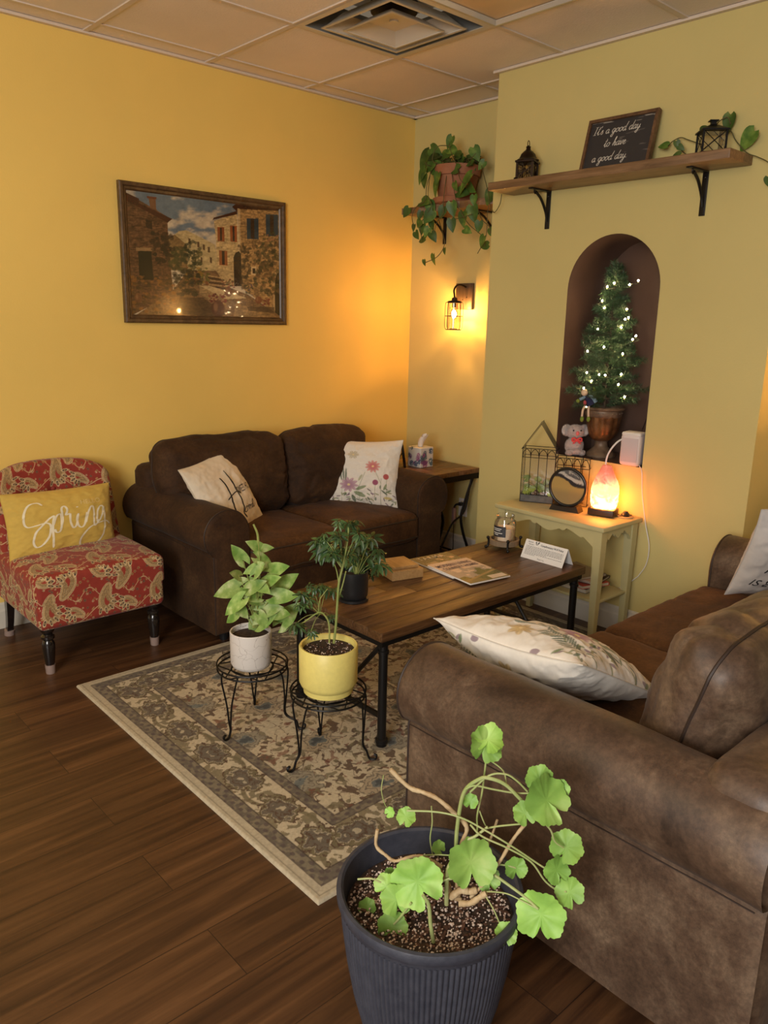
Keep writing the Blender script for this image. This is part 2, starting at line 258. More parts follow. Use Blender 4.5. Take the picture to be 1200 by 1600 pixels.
SYN_LEAVES=[(-2.276,-1.553,0.64,-2.304,-1.524,0.697),(-2.204,-1.553,0.673,-2.253,-1.543,0.706),(-2.208,-1.548,0.671,-2.175,-1.588,0.682),(-2.245,-1.592,0.656,-2.187,-1.611,0.617),(-2.213,-1.61,0.599,-2.175,-1.68,0.634),(-2.165,-1.605,0.526,-2.123,-1.66,0.589),(-2.249,-1.615,0.63,-2.301,-1.591,0.611),(-2.266,-1.51,0.57,-2.314,-1.527,0.598),(-2.269,-1.525,0.537,-2.347,-1.462,0.506),(-2.32,-1.612,0.526,-2.369,-1.573,0.47),(-2.324,-1.578,0.494,-2.292,-1.606,0.447),(-2.28,-1.504,0.427,-2.303,-1.471,0.391),(-2.22,-1.652,0.524,-2.154,-1.705,0.528),(-2.26,-1.609,0.464,-2.191,-1.667,0.482),(-2.299,-1.621,0.56,-2.271,-1.674,0.598),(-2.253,-1.612,0.517,-2.309,-1.596,0.526),(-2.267,-1.631,0.462,-2.241,-1.647,0.41),(-2.225,-1.548,0.41,-2.25,-1.543,0.354),(-2.152,-1.601,0.39,-2.107,-1.646,0.47),(-2.244,-1.634,0.571,-2.221,-1.688,0.607),(-2.289,-1.642,0.616,-2.264,-1.66,0.657),(-2.256,-1.613,0.414,-2.219,-1.661,0.46),(-2.274,-1.645,0.574,-2.269,-1.703,0.563),(-2.284,-1.608,0.513,-2.236,-1.62,0.492),(-2.207,-1.654,0.455,-2.198,-1.718,0.472),(-2.234,-1.572,0.539,-2.264,-1.561,0.583)]
SYN_STEMS=[(0.0016,[(-2.242,-1.588,0.392),(-2.259,-1.570,0.536),(-2.276,-1.553,0.640)]),(0.0016,[(-2.250,-1.583,0.392),(-2.227,-1.568,0.553),(-2.204,-1.553,0.673)]),(0.0016,[(-2.258,-1.577,0.393),(-2.233,-1.563,0.552),(-2.208,-1.548,0.671)]),(0.0016,[(-2.257,-1.578,0.393),(-2.251,-1.585,0.545),(-2.245,-1.592,0.656)]),(0.0016,[(-2.256,-1.579,0.393),(-2.235,-1.595,0.516),(-2.213,-1.610,0.599)]),(0.0016,[(-2.234,-1.593,0.391),(-2.199,-1.599,0.479),(-2.165,-1.605,0.526)]),(0.0016,[(-2.233,-1.593,0.391),(-2.241,-1.604,0.531),(-2.249,-1.615,0.630)]),(0.0016,[(-2.252,-1.582,0.392),(-2.259,-1.546,0.501),(-2.266,-1.510,0.570)]),(0.0016,[(-2.251,-1.582,0.392),(-2.260,-1.554,0.485),(-2.269,-1.525,0.537)]),(0.0016,[(-2.244,-1.587,0.392),(-2.282,-1.599,0.479),(-2.320,-1.612,0.526)]),(0.0016,[(-2.245,-1.586,0.392),(-2.285,-1.582,0.463),(-2.324,-1.578,0.494)]),(0.0016,[(-2.254,-1.580,0.392),(-2.267,-1.542,0.430),(-2.280,-1.504,0.427)]),(0.0016,[(-2.251,-1.582,0.392),(-2.235,-1.617,0.478),(-2.220,-1.652,0.524)]),(0.0016,[(-2.251,-1.582,0.392),(-2.256,-1.595,0.448),(-2.260,-1.609,0.464)]),(0.0016,[(-2.253,-1.581,0.392),(-2.276,-1.601,0.496),(-2.299,-1.621,0.560)]),(0.0016,[(-2.236,-1.592,0.391),(-2.244,-1.602,0.474),(-2.253,-1.612,0.517)]),(0.0016,[(-2.233,-1.593,0.391),(-2.250,-1.612,0.447),(-2.267,-1.631,0.462)]),(0.0016,[(-2.239,-1.590,0.392),(-2.232,-1.569,0.421),(-2.225,-1.548,0.410)]),(0.0016,[(-2.258,-1.577,0.393),(-2.205,-1.589,0.411),(-2.152,-1.601,0.390)]),(0.0016,[(-2.244,-1.586,0.392),(-2.244,-1.610,0.502),(-2.244,-1.634,0.571)]),(0.0016,[(-2.241,-1.588,0.392),(-2.265,-1.615,0.524),(-2.289,-1.642,0.616)]),(0.0016,[(-2.247,-1.584,0.392),(-2.252,-1.599,0.423),(-2.256,-1.613,0.414)]),(0.0016,[(-2.247,-1.585,0.392),(-2.260,-1.615,0.503),(-2.274,-1.645,0.574)]),(0.0016,[(-2.241,-1.589,0.392),(-2.262,-1.598,0.472),(-2.284,-1.608,0.513)]),(0.0016,[(-2.237,-1.591,0.391),(-2.222,-1.622,0.443),(-2.207,-1.654,0.455)]),(0.0016,[(-2.241,-1.588,0.392),(-2.238,-1.580,0.485),(-2.234,-1.572,0.539)]),(0.0035,[(-2.243,-1.599,0.713),(-2.245,-1.597,0.746),(-2.256,-1.591,0.779)]),(0.0018,[(-2.251,-1.594,0.406),(-2.240,-1.601,0.608),(-2.243,-1.599,0.713)])]
UMB_WHORLS=[(-2.097,-1.914,0.823,0.037),(-2.155,-1.935,0.846,0.023),(-2.154,-1.891,0.758,0.046),(-2.171,-1.87,0.734,0.037),(-2.166,-1.865,0.779,0.024),(-2.178,-1.964,0.808,0.034),(-2.178,-1.866,0.763,0.036),(-2.127,-1.924,0.742,0.035),(-2.102,-1.966,0.802,0.035),(-2.206,-1.958,0.753,0.034),(-2.156,-1.876,0.599,0.035),(-2.202,-1.896,0.627,0.024),(-2.246,-1.877,0.594,0.036),(-2.279,-1.902,0.572,0.026),(-2.293,-1.881,0.51,0.03),(-2.255,-1.918,0.487,0.02),(-2.159,-1.904,0.506,0.018),(-2.218,-1.879,0.613,0.024)]
UMB_STEMS=[(0.0012,[(-2.148,-1.946,0.684),(-2.123,-1.930,0.766),(-2.097,-1.914,0.823)]),(0.0012,[(-2.148,-1.946,0.684),(-2.152,-1.941,0.777),(-2.155,-1.935,0.846)]),(0.0012,[(-2.148,-1.946,0.684),(-2.151,-1.919,0.733),(-2.154,-1.891,0.758)]),(0.0012,[(-2.148,-1.946,0.684),(-2.159,-1.908,0.721),(-2.171,-1.870,0.734)]),(0.0012,[(-2.148,-1.946,0.684),(-2.157,-1.906,0.743),(-2.166,-1.865,0.779)]),(0.0012,[(-2.148,-1.946,0.684),(-2.163,-1.955,0.758),(-2.178,-1.964,0.808)]),(0.0012,[(-2.148,-1.946,0.684),(-2.163,-1.906,0.735),(-2.178,-1.866,0.763)]),(0.0012,[(-2.148,-1.946,0.684),(-2.138,-1.935,0.725),(-2.127,-1.924,0.742)]),(0.0012,[(-2.148,-1.946,0.684),(-2.125,-1.956,0.755),(-2.102,-1.966,0.802)]),(0.0012,[(-2.148,-1.946,0.684),(-2.177,-1.952,0.730),(-2.206,-1.958,0.753)]),(0.0012,[(-2.205,-1.901,0.529),(-2.181,-1.889,0.576),(-2.156,-1.876,0.599)]),(0.0012,[(-2.205,-1.901,0.529),(-2.203,-1.899,0.590),(-2.202,-1.896,0.627)]),(0.0012,[(-2.205,-1.901,0.529),(-2.225,-1.889,0.574),(-2.246,-1.877,0.594)]),(0.0012,[(-2.205,-1.901,0.529),(-2.242,-1.902,0.562),(-2.279,-1.902,0.572)]),(0.0012,[(-2.205,-1.901,0.529),(-2.249,-1.891,0.532),(-2.293,-1.881,0.510)]),(0.0012,[(-2.205,-1.901,0.529),(-2.230,-1.910,0.520),(-2.255,-1.918,0.487)]),(0.0012,[(-2.205,-1.901,0.529),(-2.182,-1.903,0.529),(-2.159,-1.904,0.506)]),(0.0012,[(-2.205,-1.901,0.529),(-2.211,-1.890,0.583),(-2.218,-1.879,0.613)]),(0.0045,[(-2.169,-1.930,0.427),(-2.164,-1.934,0.491),(-2.161,-1.936,0.554),(-2.157,-1.939,0.635),(-2.147,-1.947,0.697)]),(0.0030,[(-2.147,-1.947,0.697),(-2.137,-1.955,0.769),(-2.133,-1.958,0.835)]),(0.0030,[(-2.193,-1.936,0.436),(-2.194,-1.936,0.499),(-2.204,-1.928,0.531),(-2.222,-1.914,0.543),(-2.263,-1.881,0.506),(-2.282,-1.867,0.503)]),(0.0020,[(-2.157,-1.939,0.635),(-2.164,-1.934,0.684),(-2.178,-1.923,0.727)]),(0.0025,[(-2.153,-1.930,0.575),(-2.142,-1.939,0.625),(-2.133,-1.946,0.675)]),(0.0015,[(-2.222,-1.914,0.543),(-2.236,-1.903,0.562),(-2.254,-1.888,0.596)]),(0.0015,[(-2.222,-1.914,0.543),(-2.218,-1.917,0.587),(-2.199,-1.932,0.624)])]
UMB2_WHORLS=[(-1.874,-1.699,0.664,0.05),(-1.868,-1.773,0.704,0.036),(-1.857,-1.792,0.665,0.039),(-1.834,-1.706,0.609,0.051),(-1.866,-1.682,0.581,0.054),(-1.808,-1.738,0.588,0.042),(-1.787,-1.756,0.574,0.033),(-1.862,-1.726,0.682,0.04),(-1.904,-1.704,0.643,0.037),(-1.856,-1.702,0.556,0.041),(-1.813,-1.704,0.548,0.031),(-1.908,-1.679,0.61,0.034)]
UMB2_STEMS=[(0.0015,[(-1.887,-1.707,0.535),(-1.880,-1.703,0.620),(-1.874,-1.699,0.664)]),(0.0015,[(-1.887,-1.707,0.535),(-1.877,-1.740,0.640),(-1.868,-1.773,0.704)]),(0.0015,[(-1.887,-1.707,0.535),(-1.872,-1.749,0.620),(-1.857,-1.792,0.665)]),(0.0015,[(-1.887,-1.707,0.535),(-1.860,-1.706,0.592),(-1.834,-1.706,0.609)]),(0.0015,[(-1.887,-1.707,0.535),(-1.877,-1.694,0.578),(-1.866,-1.682,0.581)]),(0.0015,[(-1.887,-1.707,0.535),(-1.847,-1.723,0.581),(-1.808,-1.738,0.588)]),(0.0015,[(-1.887,-1.707,0.535),(-1.837,-1.731,0.575),(-1.787,-1.756,0.574)]),(0.0015,[(-1.887,-1.707,0.535),(-1.874,-1.716,0.629),(-1.862,-1.726,0.682)]),(0.0015,[(-1.887,-1.707,0.535),(-1.895,-1.706,0.609),(-1.904,-1.704,0.643)]),(0.0015,[(-1.887,-1.707,0.535),(-1.871,-1.704,0.566),(-1.856,-1.702,0.556)]),(0.0015,[(-1.887,-1.707,0.535),(-1.850,-1.706,0.562),(-1.813,-1.704,0.548)]),(0.0015,[(-1.887,-1.707,0.535),(-1.897,-1.693,0.593),(-1.908,-1.679,0.610)]),(0.0040,[(-1.889,-1.705,0.514),(-1.888,-1.706,0.542),(-1.882,-1.711,0.613)])]
BULBS=[(-0.312,-1.667,1.65),(-0.302,-1.779,1.658),(-0.282,-1.685,1.668),(-0.295,-1.636,1.587),(-0.304,-1.657,1.553),(-0.299,-1.774,1.548),(-0.296,-1.785,1.51),(-0.327,-1.787,1.502),(-0.285,-1.618,1.479),(-0.291,-1.62,1.455),(-0.286,-1.745,1.464),(-0.29,-1.814,1.411),(-0.31,-1.841,1.427),(-0.31,-1.676,1.371),(-0.325,-1.596,1.348),(-0.298,-1.774,1.342),(-0.327,-1.602,1.245),(-0.327,-1.707,1.239),(-0.32,-1.669,1.239),(-0.322,-1.79,1.248),(-0.313,-1.624,1.205),(-0.327,-1.783,1.199),(-0.33,-1.824,1.144),(-0.322,-1.613,1.079),(-0.325,-1.592,1.168),(-0.312,-1.828,1.675)]
# ---------------------------------------------------------------- the room
H=2.697; BX=-.3626; BY0=-.974; BY1=-2.469
def wallmat(name,c,var=.05):
    m,t,b=nt(name); v=coords(t); n=node(t,'ShaderNodeTexNoise',Scale=1.3,Detail=4.0); t.links.new(v,n.inputs['Vector'])
    rp=ramp(t,[(.3,tuple(x*(1-var) for x in c)),(.7,tuple(x*(1+var) for x in c))]); t.links.new(n.outputs[0],rp.inputs[0]); t.links.new(rp.outputs[0],b.inputs['Base Color'])
    n2=node(t,'ShaderNodeTexNoise',Scale=110.0,Detail=3.0); t.links.new(v,n2.inputs['Vector']); bumpn(t,b,n2.outputs[0],.25,.002); b.inputs['Roughness'].default_value=.6; b.inputs['Specular IOR Level'].default_value=.25
    return m
GOLD=wallmat('gold_wall_paint',(.80,.56,.15)); OLIVE=wallmat('olive_yellow_wall_paint',(.60,.50,.205))
def struct(mb,name,m,**kw): o=mb.build(name,m,**kw); o['kind']='structure'; return o
# floor
m,t,b=nt('dark_plank_floor'); v=coords(t)
br=node(t,'ShaderNodeTexBrick',Scale=1.0); br.offset=.37; br.inputs['Brick Width'].default_value=1.22; br.inputs['Row Height'].default_value=.18; br.inputs['Mortar Size'].default_value=.0012; br.inputs['Color1'].default_value=(.0,.0,.0,1); br.inputs['Color2'].default_value=(1,1,1,1); br.inputs['Mortar'].default_value=(.3,.3,.3,1); br.inputs['Bias'].default_value=0
t.links.new(v,br.inputs['Vector'])
v2=coords(t,(.8,15,1)); off=node(t,'ShaderNodeVectorMath',operation='ADD'); t.links.new(v2,off.inputs[0]); sc=node(t,'ShaderNodeVectorMath',operation='SCALE'); sc.inputs['Scale'].default_value=7.0; t.links.new(br.outputs['Color'],sc.inputs[0]); t.links.new(sc.outputs[0],off.inputs[1])
n1=node(t,'ShaderNodeTexNoise',Scale=1.6,Detail=9.0,Roughness=.62,Distortion=.5); t.links.new(off.outputs[0],n1.inputs['Vector'])
rp=ramp(t,[(.25,(.024,.010,.005)),(.42,(.054,.023,.010)),(.58,(.100,.045,.018)),(.78,(.17,.082,.035))]); t.links.new(n1.outputs[0],rp.inputs[0])
mm=node(t,'ShaderNodeMix'); mm.data_type='RGBA'; mm.blend_type='MULTIPLY'; mm.inputs[0].default_value=.7; rp2=ramp(t,[(0,(.85,.85,.85)),(1,(1.1,1.08,1.05))]); t.links.new(br.outputs['Color'],rp2.inputs[0]); t.links.new(rp.outputs[0],mm.inputs[6]); t.links.new(rp2.outputs[0],mm.inputs[7])
mo=node(t,'ShaderNodeMix'); mo.data_type='RGBA'; t.links.new(br.outputs['Fac'],mo.inputs[0]); t.links.new(mm.outputs[2],mo.inputs[6]); mo.inputs[7].default_value=(.022,.010,.006,1); t.links.new(mo.outputs[2],b.inputs['Base Color'])
b.inputs['Roughness'].default_value=.42; bumpn(t,b,n1.outputs[0],.12,.001); FLOORM=m
struct(MB().box((-3.2,-3.2,-.05),(6.6,6.6,.1)),'floor',FLOORM,smooth=False)
# walls
struct(MB().box((-3.2,.06,H/2),(6.6,.12,H)),'wall_left',GOLD,smooth=False)
struct(MB().box((.06,-3.2,H/2),(.12,6.4,H)),'wall_far',OLIVE,smooth=False)
# bump-out with arched niche
NY0,NY1,NZ0=-1.480,-1.968,.828; NR=(NY0-NY1)/2; NC=(NY0+NY1)/2; NZS=1.882-NR; NXB=-.045
arch=[(NC+NR*math.cos(a),NZS+NR*math.sin(a)) for a in [PI*k/28 for k in range(29)]]   # y from NY0 to NY1
w=MB()
top=[Vector((BX,y,z)) for y,z in arch]; N=len(top)
hi=[Vector((BX,NY0+(NY1-NY0)*k/(N-1),H)) for k in range(N)]
w.add(top+hi,[(k,k+1,N+k+1,N+k) for k in range(N-1)])
def quad(w,*p,col=None): w.add([Vector(x) for x in p],[tuple(range(len(p)))],col)
quad(w,(BX,BY0,0),(BX,NY0,0),(BX,NY0,H),(BX,BY0,H)); quad(w,(BX,NY1,0),(BX,BY1,0),(BX,BY1,H),(BX,NY1,H)); quad(w,(BX,NY0,0),(BX,NY1,0),(BX,NY1,NZ0),(BX,NY0,NZ0))
quad(w,(BX,BY0,0),(BX,BY0,H),(0,BY0,H),(0,BY0,0)); quad(w,(BX,BY1,0),(0,BY1,0),(0,BY1,H),(BX,BY1,H))
struct(w,'wall_bump_out',OLIVE,smooth=False)
NICHE=mat('niche_brown_paint',(.095,.055,.040),.38,var=.25,vs=4,bump=.2,bs=50)
w=MB(); out=[(NY0,NZ0)]+arch+[(NY1,NZ0)]
fr=[Vector((BX-.001,y,z)) for y,z in out]; bk=[Vector((NXB,y,z)) for y,z in out]; n=len(out)
w.add(fr+bk,[(k,k+1,n+k+1,n+k) for k in range(n-1)]); w.add(bk,[tuple(range(n))[::-1]]); quad(w,(BX-.001,NY0,NZ0),(NXB,NY0,NZ0),(NXB,NY1,NZ0),(BX-.001,NY1,NZ0))
struct(w,'wall_niche_lining',NICHE,ang=30)
# ceiling: tiles set a little above the tee bars
A0=-.2515; B0=.1453; T=.6096
tm,t,b=nt('ceiling_tile'); v=coords(t); n=node(t,'ShaderNodeTexNoise',Scale=140.0,Detail=4.0); t.links.new(v,n.inputs['Vector']); bumpn(t,b,n.outputs[0],.5,.003); b.inputs['Base Color'].default_value=(.56,.43,.32,1); b.inputs['Roughness'].default_value=.9
n3=node(t,'ShaderNodeTexNoise',Scale=2.0,Detail=3.0); t.links.new(v,n3.inputs['Vector']); rp=ramp(t,[(.3,(.80,.71,.63)),(.7,(.88,.79,.71))]); t.links.new(n3.outputs[0],rp.inputs[0]); t.links.new(rp.outputs[0],b.inputs['Base Color'])
LX=[A0-T*i for i in range(-1,11)]; LY=[-(B0+T*j) for j in range(0,11)]
w=MB(); xs=[0]+[x for x in LX if x<0]; ys=[0]+LY
for i in range(len(xs)-1):
    for j in range(len(ys)-1):
        if i==2 and j in (2,): pass
        if (i,j)==(2,2): continue       # diffuser opening
        if (i,j)==(2,3): continue       # lay-in light opening
        quad(w,(xs[i],ys[j],H+.006),(xs[i+1],ys[j],H+.006),(xs[i+1],ys[j+1],H+.006),(xs[i],ys[j+1],H+.006))
struct(w,'ceiling',tm,smooth=False)
w=MB(); TEE=mat('ceiling_grid_paint',(.66,.56,.47),.5)
for x in LX:
    if x<0: w.box((x,-3.1,H+.003),(.024,6.2,.006))
for y in LY: w.box((-3.2,y,H+.0035),(6.4,.024,.006))
w.box((-3.2,-.012,H-.002),(6.4,.024,.012)); w.box((-.012,-.49,H-.002),(.024,.98,.012)); w.box((BX-.012,(BY0+BY1)/2,H-.002),(.024,BY0-BY1+.04,.012)); w.box((BX/2,BY0+.01,H-.002),(-BX,.024,.012))
struct(w,'trim_ceiling_grid',TEE,smooth=False)
# baseboards
WB=mat('white_baseboard',(.62,.58,.50),.4)
def baseboard(name,p0,p1,nrm):
    p0=Vector(p0);p1=Vector(p1);nrm=Vector(nrm); prof=[(0,0),(.016,0),(.016,.085),(.012,.095),(.010,.118),(.004,.126),(0,.126)]
    w=MB(); vs=[p+nrm*a+Vector((0,0,z)) for p in (p0,p1) for a,z in prof]; k=len(prof)
    w.add(vs,[(i,(i+1)%k,k+(i+1)%k,k+i) for i in range(k)]+[tuple(range(k)),tuple(range(k,2*k))[::-1]]); return struct(w,name,WB,smooth=False)
baseboard('baseboard_left',(-6.4,0,0),(0,0,0),(0,-1,0)); baseboard('baseboard_far',(0,0,0),(0,BY0,0),(-1,0,0)); baseboard('baseboard_bump_out',(BX,BY0,0),(BX,BY1,0),(-1,0,0)); baseboard('baseboard_return',(0,BY0,0),(BX,BY0,0),(0,1,0)); baseboard('baseboard_right',(0,BY1,0),(0,-6,0),(-1,0,0))
# air diffuser in the ceiling
vx,vy=(LX_:=A0-T*1.5),-(B0+T*1.5)
th=thing('ceiling_vent','white square stepped air diffuser in the ceiling with a round duct above','vent',(vx,vy,H))
VW=mat('vent_white',(.62,.56,.47),.35)
def sqring(w,h0,z0,h1,z1,th_=.002):
    P=[(-1,-1),(1,-1),(1,1),(-1,1)]; a=[Vector((x*h0,y*h0,z0)) for x,y in P]; c=[Vector((x*h1,y*h1,z1)) for x,y in P]
    a2=[p+Vector((0,0,th_)) for p in a]; c2=[p+Vector((0,0,th_)) for p in c]
    for k in range(4): l=(k+1)%4; w.add([a[k],a[l],c[l],c[k]],[(0,1,2,3)]); w.add([a2[k],a2[l],c2[l],c2[k]],[(3,2,1,0)]); w.add([c[k],c[l],c2[l],c2[k]],[(0,1,2,3)])
w=MB(); sqring(w,.303,-.002,.272,-.002,.006); w.build('frame',VW,th,smooth=False)
w=MB(); sqring(w,.272,0,.262,.11,.002); w.box((0,0,.15),(.56,.56,.003)); w.build('plenum',mat('plenum_metal',(.35,.36,.36),.35,.6),th,smooth=False)
w=MB(); sqring(w,.215,-.012,.155,.045,.003); sqring(w,.222,-.012,.208,-.012,.004); w.build('louvre',VW,th,smooth=False)
w=MB(); sqring(w,.150,-.022,.09,.02,.003); sqring(w,.156,-.022,.146,-.022,.004); w.box((0,0,.02),(.18,.18,.003)); w.lathe([(.02,.012),(.02,.02)],(0,0,0),16); w.build('centre_plate',VW,th,smooth=False)
w=MB(); w.lathe([(.10,.05),(.10,.148)],seg=32); w.build('duct_collar',mat('duct_black',(.015,.015,.016),.5),th)
# lay-in light
ly=-(B0+T*2.5); th=thing('ceiling_light','square lay-in ceiling light panel switched off beside the air diffuser','ceiling light',(vx,ly,H))
w=MB(); sqring(w,.303,-.004,.283,-.008,.010); sqring(w,.283,-.008,.27,.004,.003); w.build('frame',mat('light_frame',(.62,.58,.52),.3,.3),th,smooth=False)
w=MB(); w.box((0,0,.012),(.56,.56,.006)); w.build('diffuser',mat('frosted_acrylic',(.62,.45,.27),.3),th,smooth=False)
# outlets
def outlet(loc,nrm_rz,label,plate=WHITEP):
    o=thing('wall_outlet',label,'outlet',loc,nrm_rz)
    MB().box((-.003,0,0),(.006,.072,.116),bev=.002).build('cover_plate',plate,o)
    for s in (-1,1):
        r=MB().box((-.0065,0,s*.028),(.004,.034,.028),bev=.0015).build('receptacle',WHITEP if plate!=WHITEP else CREAMP,o)
        k=MB()
        for a in (-1,1): k.box((-.009,a*.007,s*.028+.003),(.001,.0022,.009))
        k.build('slot',BLACKP,r,smooth=False)
    return o
outlet((0,-.545,.315),0,'white wall outlet low on the far wall with a black plug in it')
pl=thing('power_adapter','pale lamp plug adapter hanging from its black plug at the far wall outlet','plug',(0,-.545,.315))
MB().box((-.026,-.0,.025),(.03,.026,.022),bev=.005).build('plug',BLACKP,pl)
MB().tube([(-.04,.0,.028),(-.052,.02,.02),(-.052,.032,-.0)],.006,8,5).build('lead',BLACKP,pl)
MB().box((-.052,.033,-.055),(.02,.024,.105),bev=.005).build('adapter_body',mat('pink_grey_plastic',(.42,.24,.2),.5),pl)
MB().tube([(-.05,.033,-.107),(-.045,.037,-.2),(-.03,.05,-.29),(-.02,.10,-.31)],.0022,6,6).build('cord',BLACKP,pl)
th=thing('night_plug','small black plug just peeking past the corner of the bump-out wall near the outlet','plug',(-.015,-.945,.36)); 
MB().box((-.012,-.0,0),(.03,.034,.034),R=Matrix.Rotation(PI/4,3,'X'),bev=.003).build('plug_body',BLACKP,th)
# ---------------------------------------------------------------- painting helpers (surface print as colour per vertex)
def sm(x,a,b): t=np.clip((x-a)/(b-a),0,1); return t*t*(3-2*t)
def m_ell(U,V,cu,cv,a,b,th=0,soft=.12):
    c,s=math.cos(th),math.sin(th); x=(U-cu)*c+(V-cv)*s; y=-(U-cu)*s+(V-cv)*c; return 1-sm(np.sqrt((x/a)**2+(y/b)**2),1-soft,1+soft)
def m_line(U,V,p,q,w):
    px,py=p; dx,dy=q[0]-px,q[1]-py; L=dx*dx+dy*dy+1e-9; t=np.clip(((U-px)*dx+(V-py)*dy)/L,0,1); d=np.hypot(U-px-t*dx,V-py-t*dy); return 1-sm(d,w*.6,w*1.2)
def m_rect(U,V,a,b,c,d,s=.002): return sm(U,a-s,a+s)*(1-sm(U,b-s,b+s))*sm(V,c-s,c+s)*(1-sm(V,d-s,d+s))
def m_poly(U,V,P,soft=.003):
    inside=np.zeros(U.shape,bool); n=len(P)
    for i in range(n):
        x1,y1=P[i]; x2,y2=P[(i+1)%n]
        c=((y1>V)!=(y2>V))&(U<(x2-x1)*(V-y1)/((y2-y1) if abs(y2-y1)>1e-12 else 1e-12)+x1); inside^=c
    return inside.astype(float)
def floral(U,V):
    C=np.ones(U.shape+(3,))*np.array((.75,.70,.62)); n=fbm(np.stack([U*70,V*70],-1),2,5); C=C*(.96+.08*n)[...,None]
    G1=(.07,.11,.06);G2=(.16,.22,.10)
    rnd=random.Random(3)
    for k in range(70):
        u=rnd.uniform(.0,1); v=rnd.uniform(.0,.2)*(1 if rnd.random()<.8 else 1.6); C=mixc(C,rnd.choice([G1,G2,(.28,.28,.12),(.2,.12,.16)]),.8*m_ell(U,V,u,v,.028,.009,rnd.uniform(0,3.1)))
    for (x0,y0,x1,y1) in [(.34,.05,.34,.4),(.79,.02,.8,.42),(.8,.35,.71,.55),(.86,.1,.87,.42),(.72,.1,.73,.33),(.5,.15,.6,.5),(.55,.1,.53,.3),(.62,.03,.52,.12)]: C=mixc(C,(.25,.27,.16),.7*m_line(U,V,(x0,y0),(x1,y1),.004))
    for k in range(14): # fern
        t=k/13; cx=.16+.07*t; cy=.12+.26*t
        for s in (-1,1): C=mixc(C,G1,.85*m_ell(U,V,cx+s*.035,cy+.025,.042,.007,(.5 if s>0 else 2.5)))
    for k in range(5): C=mixc(C,G1,.8*m_ell(U,V,.24+.035*k,.52+.03*(k%2)-.02*k,.012,.11,.35-.08*k))
    for (u,v,a,b,th,c) in [(.56,.27,.07,.022,.5,G2),(.55,.17,.075,.03,-.5,G2),(.48,.1,.02,.06,.3,G1),(.55,.42,.015,.05,-.4,(.4,.4,.25)),(.66,.24,.035,.008,-.7,(.1,.06,.05)),(.85,.3,.05,.015,1.2,G2),(.89,.24,.04,.013,.6,G2),(.84,.22,.05,.012,2.4,G1),(.88,.14,.05,.02,0,(.5,.4,.12))]: C=mixc(C,c,.85*m_ell(U,V,u,v,a,b,th))
    for (cu,cv,r,c1,c2,n,ph) in [(.69,.59,.095,(.62,.13,.14),(.75,.36,.3),11,.2),(.42,.31,.115,(.42,.2,.3),(.6,.4,.45),10,.5),(.13,.5,.08,(.62,.42,.14),(.68,.52,.28),7,0),(.45,.76,.07,(.62,.54,.38),(.66,.58,.44),6,0)]:
        x,y=U-cu,V-cv; rr=np.hypot(x,y)/r; a=np.arctan2(y,x); pet=.62+.38*np.abs(np.cos(a*n/2+ph)); mk=1-sm(rr/pet,.9,1.05); cc=np.array(c1)*np.ones(C.shape); cc=mixc(cc,c2,sm(rr,.25,.9)*.9); cc=cc*(.85+.15*np.cos(a*n*2+ph))[...,None]
        C=C*(1-mk[...,None]*.9)+cc*mk[...,None]*.9; C=mixc(C,(.75,.6,.3),1-sm(rr,.1,.2))
    for (u,v,c) in [(.86,.45,(.42,.06,.06)),(.73,.36,(.3,.05,.12))]: C=mixc(C,c,.95*m_ell(U,V,u,v,.036,.04))
    return C
PAIS=[( .06,.07,.060,.7),(.17,.16,.058,3.6),(.06,.185,.036,2.2),(.175,.045,.038,5.2)]   # motif spots in a .24 m repeat
